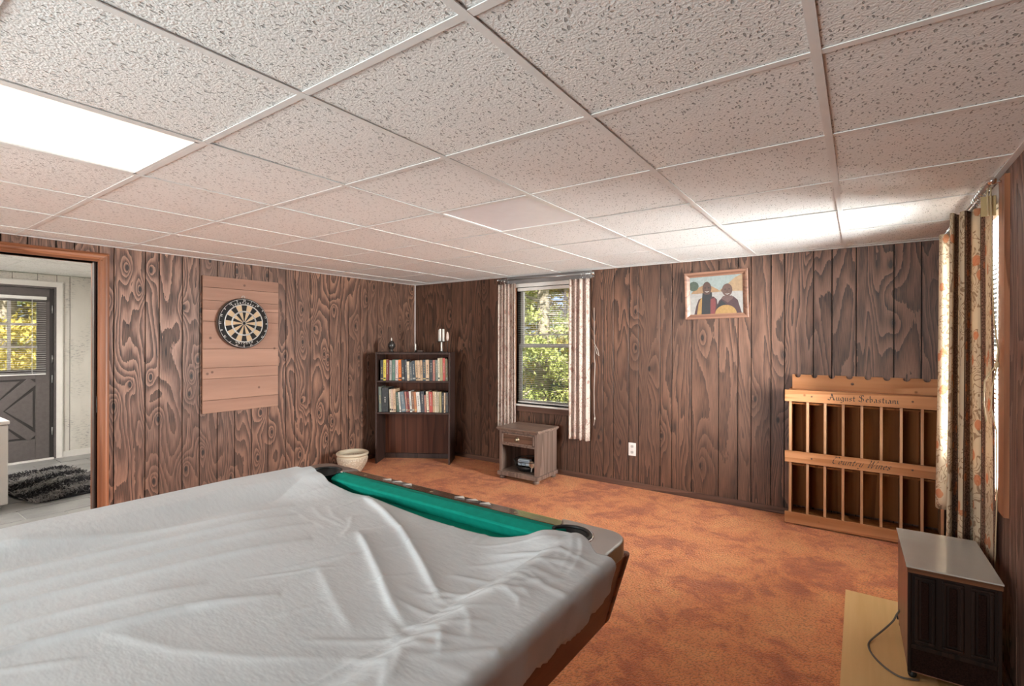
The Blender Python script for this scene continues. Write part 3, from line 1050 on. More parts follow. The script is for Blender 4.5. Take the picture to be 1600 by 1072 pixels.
blind('door_blind', 'narrow white slat blind raised on the grey outside door', XF - 0.012 + 0.02, 'Y', 1, ly0 + 0.02, ly1 - 0.032, wz0 - 0.06, 1.86, M['blind_white'], 0.024, 0.022, 0.06)

# ---- window 1 in the back wall
def window_back():
    x0, x1, z0, z1 = W1
    wi = struct(MB().box(x0 - 0.045, x0, YB - 0.012, YB + 0.115, z0 - 0.02, z1 + 0.04).build('window_1', M['casing']))
    wi['label'] = 'double hung window in the back wall with wooden sill'
    MB().box(x1, x1 + 0.045, YB - 0.012, YB + 0.115, z0 - 0.02, z1 + 0.04).build('side_casing', M['vinyl'], wi)
    MB().box(x0, x1, YB - 0.012, YB + 0.115, z1, z1 + 0.04).build('head_casing', M['vinyl'], wi)
    MB().box(x0 - 0.06, x1 + 0.06, YB - 0.045, YB + 0.115, z0 - 0.018, z0).build('sill', M['vinyl'], wi, 0.005)
    MB().box(x0 - 0.05, x1 + 0.05, YB - 0.028, YB, z0 - 0.078, z0 - 0.018).build('apron', M['baseboard'], wi, 0.004)
    zm = 1.335
    s = 0.035
    for za, zb, yy, nm in ((z0 + 0.005, zm, YB + 0.055, 'lower_sash'), (zm - 0.03, z1 - 0.003, YB + 0.088, 'upper_sash')):
        mb = MB()
        mb.box(x0, x0 + s, yy, yy + 0.025, za, zb).box(x1 - s, x1, yy, yy + 0.025, za, zb)
        mb.box(x0 + s, x1 - s, yy, yy + 0.025, za, za + s).box(x0 + s, x1 - s, yy, yy + 0.025, zb - s * 0.85, zb)
        f = mb.build(nm, M['sash'], wi)
        MB().box(x0 + s, x1 - s, yy + 0.010, yy + 0.014, za + s, zb - s * 0.85).build('pane', M['glass'], f)
    MB().box(x0 + s, x1 - s, YB + 0.092, YB + 0.108, 1.435, 1.452).build('glazing_bar', M['sash'], wi)


window_back()
blind('window_blind', 'fine grey slat blind lowered over the back window', YB + 0.028, 'X', -1, W1[0] + 0.006, W1[1] - 0.006, W1[2] + 0.012, W1[3] - 0.004, M['blind_grey'], 0.0205, 0.022, 0.10, M['vinyl'])

# ---- window 2 in the right wall
def window_right():
    y0, y1, z0, z1 = W2
    wi = struct(MB().box(XR - 0.016, XR + 0.012, y0 - 0.105, y0, z0 - 0.03, z1 + 0.09).build('window_2', M['casing']))
    wi['label'] = 'bright window in the right wall with orange wood casing'
    MB().box(XR - 0.016, XR + 0.012, y1, y1 + 0.105, z0 - 0.03, z1 + 0.09).build('side_casing', M['casing'], wi)
    MB().box(XR - 0.014, XR + 0.012, y0, y1, z1, z1 + 0.085).build('head_casing', M['white_paint'], wi)
    MB().box(XR - 0.012, XR + 0.115, y0, y1, z0 - 0.03, z0 - 0.004).build('sill', M['casing_h'], wi, 0.004)
    MB().box(XR + 0.012, XR + 0.115, y0, y0 + 0.012, z0, z1).build('jamb', M['white_paint'], wi)
    MB().box(XR + 0.012, XR + 0.115, y1 - 0.012, y1, z0, z1).build('jamb', M['white_paint'], wi)
    zm = 1.34
    s = 0.04
    a0, a1 = y0 + 0.012, y1 - 0.012
    for za, zb, xx, nm in ((z0, zm, XR + 0.055, 'lower_sash'), (zm - 0.03, z1, XR + 0.085, 'upper_sash')):
        mb = MB()
        mb.box(xx, xx + 0.025, a0, a0 + s, za, zb).box(xx, xx + 0.025, a1 - s, a1, za, zb)
        mb.box(xx, xx + 0.025, a0 + s, a1 - s, za, za + s).box(xx, xx + 0.025, a0 + s, a1 - s, zb - s, zb)
        f = mb.build(nm, M['white_paint'], wi)
        MB().box(xx + 0.010, xx + 0.014, a0 + s, a1 - s, za + s, zb - s).build('pane', M['glass'], f)


window_right()
blind('window_blind', 'white slat blind in the right window behind the curtains', XR + 0.020, 'Y', -1, W2[0] + 0.016, W2[1] - 0.016, W2[2] + 0.004, W2[3] - 0.004, M['blind_white'], 0.022, 0.024, 0.05)

# ---- unseen sliding glass door, added in the near wall to admit fill light
def added_fill_door():
    x0, x1, z0, z1 = GD
    g = struct(MB().box(x0 - 0.02, x0 + 0.03, YN - 0.11, YN + 0.015, 0, z1).build('fill_door', M['white_paint']))
    g['label'] = 'unseen white sliding glass door added behind the camera for fill light'
    MB().box(x1 - 0.03, x1 + 0.02, YN - 0.11, YN + 0.015, 0, z1).build('jamb', M['white_paint'], g)
    MB().box(x0 + 0.03, x1 - 0.03, YN - 0.11, YN + 0.015, z1 - 0.04, z1).build('head_jamb', M['white_paint'], g)
    MB().box(x0 + 0.03, x1 - 0.03, YN - 0.11, YN + 0.010, 0.0, 0.03).build('track', M['steel'], g)
    xm = (x0 + x1) / 2
    for a, b, yy in ((x0 + 0.03, xm + 0.03, YN - 0.045), (xm - 0.03, x1 - 0.03, YN - 0.085)):
        mb = MB()
        mb.box(a, a + 0.05, yy, yy + 0.03, 0.03, z1 - 0.04).box(b - 0.05, b, yy, yy + 0.03, 0.03, z1 - 0.04)
        mb.box(a + 0.05, b - 0.05, yy, yy + 0.03, 0.03, 0.11).box(a + 0.05, b - 0.05, yy, yy + 0.03, z1 - 0.10, z1 - 0.04)
        f = mb.build('door_leaf', M['white_paint'], g)
        MB().box(a + 0.05, b - 0.05, yy + 0.012, yy + 0.018, 0.11, z1 - 0.10).build('pane', M['glass'], f)


added_fill_door()

# ---- white bead in the left back corner
o = struct(MB().box(XL, XL + 0.008, YB - 0.010, YB, 0.05, ZC - 0.003).build('trim_1', M['vinyl']))
o['label'] = 'thin pale corner bead where left and back walls meet'

# ================================================================== POOL TABLE
TROT = R(-0.4)
TC = (-1.3113, 0.0892)
TT = thing('pool_table', 'pool table with green cushions and brushed metal corners under the sheet', 'pool table', (TC[0], TC[1], 0), TROT)
HW, HL = 0.75, 1.32            # half width and half length
ZT = 0.80                      # rail top
RW = 0.058                     # wood width of a rail top
CW = 0.072                     # cushion beyond the wood
CASTX, CASTY = 0.235, 0.20     # size of a corner casting


def rail(name, axis, s):
    # the laminate top falls 3 mm to the outer edge
    prof = [(RW, ZT - 0.05), (0, ZT - 0.05), (0, ZT - 0.009), (0.004, ZT - 0.0035), (0.010, ZT - 0.0025), (RW, ZT)]
    mb = MB()
    if axis == 'X':            # end rails
        mb.prism(prof, (2 * (HW - CASTX + 0.02), 0, 0), (-HW + CASTX - 0.02, s * HL, 0), (0, -s, 0), (0, 0, 1))
    else:
        mb.prism(prof, (0, 2 * (HL - CASTY + 0.02), 0), (s * HW, -HL + CASTY - 0.02, 0), (-s, 0, 0), (0, 0, 1))
    return mb.build(name, M['rail_wood'], TT)


for s in (1, -1):
    rail('end_rail', 'X', s)
    rail('side_rail', 'Y', s)


def cushion(axis, s, a0, a1):
    # profile: from wood edge inward: top slopes to the nose, then undercut to the bed
    pr = [(0, ZT - 0.001), (0.030, ZT + 0.001), (CW - 0.006, ZT - 0.010), (CW, ZT - 0.016), (CW - 0.004, ZT - 0.022), (CW - 0.024, ZT - 0.058), (0, ZT - 0.058)]
    n = len(pr)
    mb = MB()
    cut = 0.035
    vs = []
    for a, sg in ((a0, 1), (a1, -1)):
        for d, z in pr:
            aa = a + sg * cut * (d / CW)
            if axis == 'X':
                vs.append((aa, s * (HL - RW - d), z))
            else:
                vs.append((s * (HW - RW - d), aa, z))
    fs = [(i, (i + 1) % n, n + (i + 1) % n, n + i) for i in range(n)] + [tuple(range(n))[::-1], tuple(range(n, 2 * n))]
    if (axis == 'X') == (s > 0):
        fs = [f[::-1] for f in fs]
    mb.add(vs, fs, False)
    return mb.build('cushion', M['felt'], TT, 0.004, 3)


for s in (1, -1):
    cushion('X', s, -HW + CASTX - 0.055, HW - CASTX + 0.055)
    cushion('Y', s, -HL + CASTY - 0.04, -0.07)
    cushion('Y', s, 0.07, HL - CASTY + 0.04)
MB().box(-HW + 0.06, HW - 0.06, -HL + 0.06, HL - 0.06, ZT - 0.085, ZT - 0.055).build('bed', M['felt'], TT)

PC = (0.150, 0.112)            # pocket centre from the corner
PR = 0.062
for sx in (1, -1):
    for sy in (1, -1):
        # plate outline in corner coordinates p (inward x), q (inward y)
        rad = 0.070
        out = []
        for k in range(9):
            a = PI + (PI / 2) * k / 8
            out.append((rad + rad * math.cos(a), rad + rad * math.sin(a)))      # (0,rad) -> (rad,0)
        out.append((CASTX, 0.0))
        out.append((CASTX - 0.035, RW + 0.004))
        # around the pocket mouth
        a_s = math.atan2(RW + 0.004 - PC[1], CASTX - 0.035 - PC[0])
        a_e = math.atan2(CASTY - 0.035 - PC[1], RW + 0.004 - PC[0]) 
        arc = []
        n_ = 18
        a0_, a1_ = -0.85, -2 * PI + 2.35
        for k in range(n_ + 1):
            a = a0_ + (a1_ - a0_) * k / n_
            arc.append((PC[0] + PR * math.cos(a), PC[1] + PR * math.sin(a)))
        out += arc
        out.append((RW + 0.004, CASTY - 0.030))
        out.append((0.0, CASTY))
        poly = [(sx * (HW - p), sy * (HL - q)) for p, q in out]
        if sx * sy < 0:
            poly = poly[::-1]
        ar = sum(poly[i][0] * poly[(i + 1) % len(poly)][1] - poly[(i + 1) % len(poly)][0] * poly[i][1] for i in range(len(poly)))
        if ar < 0:
            poly = poly[::-1]
        MB().prism(poly, (0, 0, -0.052), (0, 0, ZT + 0.003)).build('corner_casting', M['brushed'], TT, 0.007, 3)
        cxp, cyp = sx * (HW - PC[0]), sy * (HL - PC[1])
        # liner: an open black cup with a raised horseshoe rim
        cup = MB().lathe([(PR + 0.001, ZT + 0.001), (PR - 0.003, ZT + 0.001), (PR - 0.004, ZT - 0.10), (PR - 0.02, ZT - 0.15), (0, ZT - 0.16)], 28, (cxp, cyp, 0))
        cup.build('pocket', M['black_rubber'], TT)
        ang0 = math.atan2(-sy, -sx)
        rim = [(cxp + (PR + 0.003) * math.cos(ang0 + R(62) + R(236) * k / 24), cyp + (PR + 0.003) * math.sin(ang0 + R(62) + R(236) * k / 24), ZT + 0.004) for k in range(25)]
        MB().tube(rim, 0.006, 8).build('pocket_rim', M['black_rubber'], TT)
        rim2 = [(cxp + (PR + 0.011) * math.cos(ang0 + R(70) + R(220) * k / 24), cyp + (PR + 0.011) * math.sin(ang0 + R(70) + R(220) * k / 24), ZT + 0.003) for k in range(25)]
        MB().tube(rim2, 0.0035, 8).build('rim_ring', M['chrome'], TT)

# aprons sloping inward, corner posts, legs
ZA0, ZA1, INS = 0.555, ZT - 0.050, 0.050
for s in (1, -1):
    mb = MB()
    v = [(-HW + 0.01, HL - 0.006, ZA1), (HW - 0.01, HL - 0.006, ZA1), (HW - INS, HL - INS, ZA0), (-HW + INS, HL - INS, ZA0),
         (-HW + 0.03, HL - 0.03, ZA1), (HW - 0.03, HL - 0.03, ZA1), (HW - INS - 0.02, HL - INS - 0.02, ZA0), (-HW + INS + 0.02, HL - INS - 0.02, ZA0)]
    fs = [(0, 1, 2, 3), (4, 7, 6, 5), (0, 4, 5, 1), (3, 2, 6, 7), (0, 3, 7, 4), (1, 5, 6, 2)]
    ve = [(x, s * y, z) for x, y, z in v]
    mb.add(ve, fs if s < 0 else [f[::-1] for f in fs]).build('end_apron', M['rail_wood'], TT)
    v = [(HW - 0.006, -HL + 0.01, ZA1), (HW - 0.006, HL - 0.01, ZA1), (HW - INS, HL - INS, ZA0), (HW - INS, -HL + INS, ZA0),
         (HW - 0.03, -HL + 0.03, ZA1), (HW - 0.03, HL - 0.03, ZA1), (HW - INS - 0.02, HL - INS - 0.02, ZA0), (HW - INS - 0.02, -HL + INS + 0.02, ZA0)]
    ve = [(s * x, y, z) for x, y, z in v]
    MB().add(ve, [f[::-1] for f in fs] if s < 0 else fs).build('side_apron', M['apron_wood'], TT)
for sx in (1, -1):
    for sy in (1, -1):
        a = [(HW + 0.002, HL + 0.002), (HW - 0.035, HL + 0.002), (HW - 0.035, HL - 0.035), (HW + 0.002, HL - 0.035)]
        vt = [(sx * x, sy * y, ZA1 + 0.004) for x, y in a] + [(sx * (x - INS + 0.002), sy * (y - INS + 0.002), ZA0 - 0.002) for x, y in a]
        fs = [(0, 1, 2, 3), (7, 6, 5, 4), (0, 4, 5, 1), (1, 5, 6, 2), (2, 6, 7, 3), (3, 7, 4, 0)]
        MB().add(vt, fs if sx * sy > 0 else [f[::-1] for f in fs]).build('corner_post', M['apron_wood'], TT, 0.012, 3)
        lx, lyy = sx * (HW - 0.25), sy * (HL - 0.32)
        vt = []
        for z, h in ((ZA0 + 0.01, 0.085), (0.02, 0.055)):
            vt += [(lx - h, lyy - h, z), (lx + h, lyy - h, z), (lx + h, lyy + h, z), (lx - h, lyy + h, z)]
        lg = MB().add(vt, [(3, 2, 1, 0)[::-1], (4, 7, 6, 5), (0, 4, 5, 1), (1, 5, 6, 2), (2, 6, 7, 3), (3, 7, 4, 0)])
        lo = lg.build('leg', M['apron_wood'], TT, 0.01)
        MB().lathe([(0, 0), (0.04, 0), (0.045, 0.012), (0.03, 0.03), (0, 0.03)], 16, (lx, lyy, 0)).build('foot_leveler', M['steel'], lo)
MB().box(-HW + 0.08, HW - 0.08, -HL + 0.08, HL - 0.08, ZA0 + 0.005, ZA0 + 0.02).build('underside', M['black_rubber'], TT)
# sights let into the end rail: a pair of slim ivory arrowheads with dark centres
for sy in (1, -1):
    for sxp in (-0.225, 0.17):
        y_ = sy * (HL - 0.025)
        z_ = ZT + 0.0006
        for k, (c0, wid) in enumerate(((-0.064, 0.044), (-0.006, 0.044), (0.056, 0.044))):
            tri = [(sxp + c0 - wid / 2, y_ - 0.013), (sxp + c0 + wid / 2, y_ - 0.004 + 0.008 * (k % 2)), (sxp + c0 - wid / 2 + 0.02, y_ + 0.015)]
            MB().prism(tri, (0, 0, 0.0008), (0, 0, z_)).build('sight', M['ivory'], TT)
        for c0 in (-0.026, 0.021):
            tri = [(sxp + c0 - 0.010, y_ - 0.011), (sxp + c0 + 0.012, y_ - 0.003), (sxp + c0 - 0.002, y_ + 0.012)]
            MB().prism(tri, (0, 0, 0.0007), (0, 0, z_)).build('sight_dark', M['dark_inlay'], TT)
    for sxp in (-0.42, -0.03, 0.36):
        MB().lathe([(0, ZT + 0.0016), (0.006, ZT + 0.0012), (0.007, ZT)], 10, (sxp, sy * (HL - 0.040), 0)).build('rail_bolt_cap', M['brass'], TT)

# ---- the sheet
def w2t(x, y):
    dx, dy = x - TC[0], y - TC[1]
    c, s = math.cos(-TROT), math.sin(-TROT)
    return (c * dx - s * dy, s * dx + c * dy)


# free edge across the table (world points, read on the photograph), as y over x in table coordinates
EDGE_W = [(-2.03, 1.27), (-1.985, 1.285), (-1.90, 1.262), (-1.80, 1.245), (-1.70, 1.262), (-1.60, 1.272), (-1.50, 1.258), (-1.35, 1.245), (-1.22, 1.235), (-1.05, 1.238), (-0.93, 1.248), (-0.82, 1.262),
          (-0.745, 1.285), (-0.70, 1.292), (-0.655, 1.282), (-0.61, 1.25), (-0.575, 1.215)]
EDGE = sorted(w2t(*p) for p in EDGE_W)
ex, ey = np.array([p[0] for p in EDGE]), np.array([p[1] for p in EDGE])

# folds: (points in world, height, width)
FOLDS_W = [
    ([(-1.60, 1.262), (-1.40, 1.19), (-1.20, 1.10), (-1.02, 0.995), (-0.90, 0.92), (-0.80, 0.86)], 0.0150, 0.0090),
    ([(-1.32, 1.02), (-1.20, 0.96), (-1.02, 0.86), (-0.90, 0.79), (-0.80, 0.745)], 0.0110, 0.0095),
    ([(-1.20, 0.80), (-1.02, 0.72), (-0.86, 0.66)], 0.0040, 0.0140),
    # long pulls down the left side
    ([(-1.95, 0.25), (-1.86, 0.55), (-1.78, 0.80), (-1.72, 1.05)], 0.0120, 0.0190),
    ([(-1.86, 0.10), (-1.78, 0.42), (-1.70, 0.72), (-1.62, 1.00)], 0.0150, 0.0190),
    ([(-1.75, 0.05), (-1.67, 0.38), (-1.59, 0.70), (-1.50, 0.98)], 0.0150, 0.0190),
    ([(-1.66, 0.0), (-1.58, 0.34), (-1.48, 0.64), (-1.38, 0.90)], 0.0140, 0.0180),
    ([(-1.56, 0.0), (-1.46, 0.32), (-1.34, 0.58)], 0.0100, 0.0160),
    ([(-1.44, -0.1), (-1.36, 0.25), (-1.25, 0.50), (-1.14, 0.66)], 0.0130, 0.0120),
    # the taut ridge along the right cushion, from the pocket towards the camera
    ([(-0.69, 1.27), (-0.715, 1.10), (-0.745, 0.93), (-0.775, 0.74), (-0.79, 0.55), (-0.80, 0.30)], 0.0060, 0.0160),
    # small star creases along the right rail
    ([(-0.80, 0.905), (-0.74, 0.915), (-0.67, 0.925), (-0.61, 0.90), (-0.585, 0.86)], 0.0033, 0.0070),
    ([(-0.78, 0.86), (-0.72, 0.83), (-0.65, 0.78), (-0.60, 0.72)], 0.0028, 0.0070),
    ([(-0.81, 0.745), (-0.74, 0.745), (-0.67, 0.715), (-0.61, 0.65)], 0.0033, 0.0070),
    ([(-0.80, 0.69), (-0.74, 0.67), (-0.68, 0.62), (-0.64, 0.56)], 0.0028, 0.0070),
    ([(-0.82, 0.60), (-0.75, 0.61), (-0.68, 0.59), (-0.62, 0.53)], 0.0033, 0.0080),
    ([(-0.72, 1.02), (-0.66, 1.02), (-0.60, 0.985)], 0.0022, 0.0060),
    ([(-0.72, 0.97), (-0.65, 0.955), (-0.59, 0.92)], 0.0017, 0.0060),
    ([(-0.70, 1.10), (-0.65, 1.09), (-0.60, 1.06)], 0.0017, 0.0060),
    ([(-0.655, 1.275), (-0.61, 1.20), (-0.585, 1.12), (-0.575, 1.05)], 0.0033, 0.0070),
    ([(-0.685, 1.285), (-0.63, 1.18), (-0.60, 1.06)], 0.0028, 0.0070),
    ([(-0.72, 1.25), (-0.66, 1.17), (-0.63, 1.10)], 0.0017, 0.0070),
    ([(-1.45, 1.10), (-1.36, 1.02), (-1.32, 0.96)], 0.0030, 0.0100),
    ([(-1.62, 1.12), (-1.50, 1.06), (-1.40, 1.04)], 0.0017, 0.0080),
    ([(-1.70, 1.02), (-1.55, 0.99), (-1.42, 0.98)], 0.0017, 0.0080),
    ([(-1.66, 1.08), (-1.52, 1.03), (-1.38, 1.02)], 0.0017, 0.0070),
    ([(-1.30, 0.36), (-1.10, 0.42), (-0.95, 0.50), (-0.82, 0.60)], 0.0040, 0.0160),
    ([(-0.86, 0.45), (-0.74, 0.47), (-0.64, 0.44)], 0.0028, 0.0090),
]


def polydist(P, pts):
    """distance and arc fraction to a polyline"""
    best = np.full(P.shape[0], 9.0)
    tt = np.zeros(P.shape[0])
    seg = [np.linalg.norm(np.subtract(b, a)) for a, b in zip(pts[:-1], pts[1:])]
    tot = sum(seg)
    acc = 0.0
    sg = np.zeros(P.shape[0])
    for (a, b, l) in zip(pts[:-1], pts[1:], seg):
        a, b = np.array(a), np.array(b)
        d = b - a
        t = np.clip(((P - a) @ d) / (l * l), 0, 1)
        q = P - (a + t[:, None] * d)
        dist = np.hypot(q[:, 0], q[:, 1])
        m = dist < best
        best[m] = dist[m]
        tt[m] = (acc + t[m] * l) / tot
        sg[m] = np.sign(d[0] * q[m, 1] - d[1] * q[m, 0])
        acc += l
    return best, tt, sg


def smooth(a, b, x):
    t = np.clip((x - a) / (b - a), 0, 1)
    return t * t * (3 - 2 * t)


def build_sheet():
    NXT, NSD, NY = 300, 26, 420
    ov = 0.012                           # the cloth stands off the rail
    top = HW + ov
    drop = 0.128
    ss = np.concatenate([np.linspace(-top - drop, -top, NSD, endpoint=False), np.linspace(-top, top, NXT), np.linspace(top, top + drop, NSD + 1)[1:]])
    NXX = len(ss)
    vs = np.zeros((NY, NXX, 3))
    yend = np.interp(np.clip(ss, -HW, HW), ex, ey)
    ynear = -HL - 0.10
    tv = np.linspace(0, 1, NY) ** 0.8
    for j in range(NY):
        vs[j, :, 0] = ss
        vs[j, :, 1] = ynear + (yend - ynear) * tv[j]
    P = vs.reshape(-1, 3)
    s_, y_ = P[:, 0].copy(), P[:, 1].copy()
    ax = np.abs(s_)
    over = np.clip(ax - top, 0, None)
    xt = np.clip(s_, -top, top)
    # resting height: rails, a slope down the cushions, the bed
    inx = HW - RW - CW
    hx = smooth(inx - 0.10, inx + 0.02, np.abs(xt))
    iny = HL - RW - CW
    hyn = smooth(iny - 0.10, iny + 0.02, -y_)
    hyf = smooth(iny - 0.02, iny + 0.02, y_) 
    corner = smooth(0.28, 0.05, np.hypot(np.abs(np.abs(xt) - inx), (iny - y_)))       # taut near the far corners
    h = np.maximum(np.maximum(hx, hyn), np.maximum(corner * 0.85, hyf * 0.0))
    zbed, zrail = ZT - 0.046, ZT + 0.006
    z = zbed + (zrail - zbed) * h
    pk = np.hypot(np.abs(xt) - (HW - PC[0]), y_ - (HL - PC[1]))
    z += 0.011 * smooth(0.14, 0.07, pk)
    z += 0.007 * smooth(-0.58, -0.70, xt) * smooth(1.15, 0.85, y_)
    # gentle long swags from rail to rail
    z += 0.006 * (1 - h) * (np.sin(s_ * 5.0 + y_ * 2.2) * 0.5 + 0.5)
    # folds
    Wp = np.stack([xt, y_], 1)
    for pts, hh, ww in FOLDS_W:
        tp = [w2t(*p) for p in pts]
        d, t, sg = polydist(Wp, tp)
        taper = np.clip(np.minimum(t / 0.12, (1 - t) / 0.18), 0, 1) ** 0.7
        w_ = np.where(sg > 0, ww * 2.6, ww * 0.75)
        eps = 0.0022
        bumpz = np.exp(-(np.sqrt(d * d + eps * eps) - eps) / w_)
        z += hh * bumpz * taper
    # small random crumples, tighter along the right rail
    for k in range(70):
        c = np.array([rng.uniform(-0.7, 0.72), rng.uniform(-1.2, 1.2)])
        if k % 2:
            c[0] = rng.uniform(0.45, 0.74)
            c[1] = rng.uniform(0.2, 1.12)
        a = rng.normal(0.25 if c[0] > 0.4 else 1.35, 0.35)
        l = rng.uniform(0.05, 0.16)
        e = np.array([math.cos(a), math.sin(a)]) * l
        d, t, sg = polydist(Wp, [tuple(c - e), tuple(c), tuple(c + e)])
        ww = rng.uniform(0.006, 0.012)
        z += rng.uniform(0.0012, 0.0032) * np.exp(-(d / ww) ** 2) * np.clip(np.minimum(t, 1 - t) / 0.25, 0, 1)
    # the hanging sides
    sgn = np.sign(s_)
    x = xt.copy()
    rr = 0.022
    th = np.clip(over / rr, 0, PI / 2)
    arc = np.clip(over - rr * PI / 2, 0, None)
    x += sgn * rr * np.sin(th)
    z -= rr * (1 - np.cos(th))
    z -= arc * 0.985
    x -= sgn * arc * 0.16
    wav = np.sin(y_ * 21 + 0.7 * np.sin(y_ * 9)) * 0.6 + np.sin(y_ * 47 + 1.0) * 0.4 + np.sin(y_ * 83 + over * 18) * 0.25
    x += sgn * 0.010 * wav * smooth(0.02, 0.09, over)
    # gathered elastic hem
    hem = smooth(drop - 0.022, drop, over)
    x += sgn * 0.0045 * hem * np.sin(y_ * 330)
    x -= sgn * 0.014 * hem
    z += 0.004 * np.sin(y_ * 6.0 + 1) * smooth(0, drop, over)
    # near end hangs down too
    P[:, 0], P[:, 1], P[:, 2] = x, y_, z
    nend = y_ < -HL - 0.012
    yo = np.where(nend, -HL - 0.012 - y_, 0)
    P[:, 2] -= yo * 1.0
    P[:, 1] = np.where(nend, -HL - 0.012 - 0.006, P[:, 1])
    idx = np.arange(NY * NXX).reshape(NY, NXX)
    f = np.stack([idx[:-1, :-1], idx[:-1, 1:], idx[1:, 1:], idx[1:, :-1]], -1).reshape(-1, 4)
    me = bpy.data.meshes.new('bed_sheet')
    me.from_pydata(P.tolist(), [], f.tolist())
    me.polygons.foreach_set('use_smooth', [True] * len(f))
    me.materials.append(M['sheet'])
    o = bpy.data.objects.new('bed_sheet', me)
    COL.objects.link(o)
    o.location = (TC[0], TC[1], 0)
    o.rotation_euler = (0, 0, TROT)
    so = o.modifiers.new('thickness', 'SOLIDIFY')
    so.thickness = 0.0022
    so.offset = 1.0
    tag(o, 'wrinkled grey-white fitted sheet spread over the pool table', 'sheet')


build_sheet()

# ================================================================== BOOKCASE in the corner
BA = math.atan2(4.10 - 3.659, -3.709 + 4.428)
BW, BD, BH = 0.843, 0.315, 1.243
bc = ((-4.428 - 3.709) / 2, (3.659 + 4.10) / 2)
BK = thing('bookcase', 'dark brown laminate bookcase standing across the corner', 'bookcase', (bc[0], bc[1], 0), BA)
# local: x along the front, +y to the back, front at y = 0
TH = 0.019
for s in (-1, 1):
    x0 = s * BW / 2 - (TH if s > 0 else 0)
    MB().box(x0, x0 + TH, 0, BD, 0, BH).build('side_panel', M['bookcase'], BK, 0.0015)
MB().box(-BW / 2 + TH, BW / 2 - TH, 0.004, BD, BH - 0.024, BH - 0.002).build('top_panel', M['bookcase'], BK, 0.0015)
SH1, SH2 = 0.925, 0.572
for z in (SH1, SH2):
    MB().box(-BW / 2 + TH, BW / 2 - TH, 0.006, BD - 0.006, z - TH, z).build('shelf', M['bookcase'], BK, 0.0015)
MB().box(-BW / 2 + TH, BW / 2 - TH, BD - 0.008, BD - 0.002, 0.05, BH - 0.02).build('back_panel', M['bookcase_back'], BK)
MB().box(-BW / 2 + TH, BW / 2 - TH, BD - 0.030, BD - 0.010, 0.0, 0.055).build('toe_rail', M['bookcase'], BK, 0.0015)

BCOL = {'black': (0.012, 0.012, 0.013), 'yellow': (0.66, 0.52, 0.05), 'dark red': (0.16, 0.012, 0.014), 'speckled grey': (0.34, 0.31, 0.28), 'green': (0.085, 0.17, 0.125),
        'pinkish white': (0.58, 0.46, 0.43), 'orange': (0.80, 0.20, 0.02), 'charcoal': (0.035, 0.035, 0.045), 'cream': (0.62, 0.52, 0.38), 'dark grey': (0.09, 0.09, 0.09),
        'navy': (0.020, 0.035, 0.050), 'tan': (0.46, 0.30, 0.17), 'light tan': (0.56, 0.38, 0.24), 'brown': (0.20, 0.10, 0.055), 'faded red': (0.36, 0.13, 0.10), 'grey green': (0.13, 0.15, 0.12),
        'olive': (0.30, 0.25, 0.13), 'red': (0.42, 0.055, 0.040), 'grey': (0.24, 0.24, 0.23), 'pale pink': (0.60, 0.42, 0.32), 'dark green': (0.045, 0.080, 0.055), 'blue grey': (0.13, 0.17, 0.20),
        'white': (0.62, 0.58, 0.53), 'beige': (0.44, 0.36, 0.25), 'rust': (0.46, 0.16, 0.06)}
book_mats = {}


def bmat(c):
    if c not in book_mats:
        t = NT('book_cover_' + c.replace(' ', '_'), BCOL[c], 0.5)
        v = t.coord('Object')
        f = t.noise(t.scale(v, (60, 30, 34)), 1.0, 2)
        r = t.rnd()
        b = BCOL[c]
        t.color(t.mix(t.maprange(f, 0.55, 0.62), b, tuple(q * 0.72 + 0.02 for q in b)))
        book_mats[c] = t.m
    return book_mats[c]


M['pages'] = simple('paper_page_edges', (0.55, 0.46, 0.33), 0.9)
M['spine_light'] = simple('pale_spine_print', (0.42, 0.39, 0.34), 0.6)
M['spine_gold'] = simple('gold_spine_print', (0.50, 0.36, 0.12), 0.5)
M['spine_dark'] = simple('dark_spine_print', (0.03, 0.03, 0.03), 0.6)
PX = 0.843 / (117 * 8.93) * 0.985          # metres for one step of the book lists
ORD = ['first', 'second', 'third', 'fourth', 'fifth', 'sixth', 'seventh', 'eighth', 'ninth', 'tenth', 'eleventh', 'twelfth', 'thirteenth', 'fourteenth', 'fifteenth',
       'sixteenth', 'seventeenth', 'eighteenth', 'nineteenth', 'twentieth', 'twenty-first', 'twenty-second', 'twenty-third', 'twenty-fourth', 'twenty-fifth']
UP = [(105, 148, 210, 'black', 0), (150, 187, 205, 'yellow', 0), (188, 224, 205, 'dark red', 0), (238, 270, 215, 'speckled grey', 0), (278, 322, 205, 'green', 0), (330, 370, 210, 'pinkish white', 0),
      (373, 415, 205, 'orange', 1), (420, 458, 205, 'black', 2), (460, 496, 205, 'charcoal', 2), (499, 532, 230, 'cream', 2), (538, 570, 240, 'dark grey', 3), (572, 620, 220, 'navy', 3),
      (622, 652, 215, 'tan', 3), (654, 688, 215, 'light tan', 3), (691, 726, 210, 'tan', 2), (729, 768, 205, 'navy', 1), (772, 820, 205, 'light tan', 1), (823, 870, 205, 'black', 0),
      (873, 908, 207, 'faded red', 0), (910, 944, 205, 'grey green', 1), (946, 972, 182, 'cream', 1), (976, 1015, 176, 'olive', 1), (1018, 1056, 180, 'red', 1), (1060, 1092, 190, 'olive', 1)]
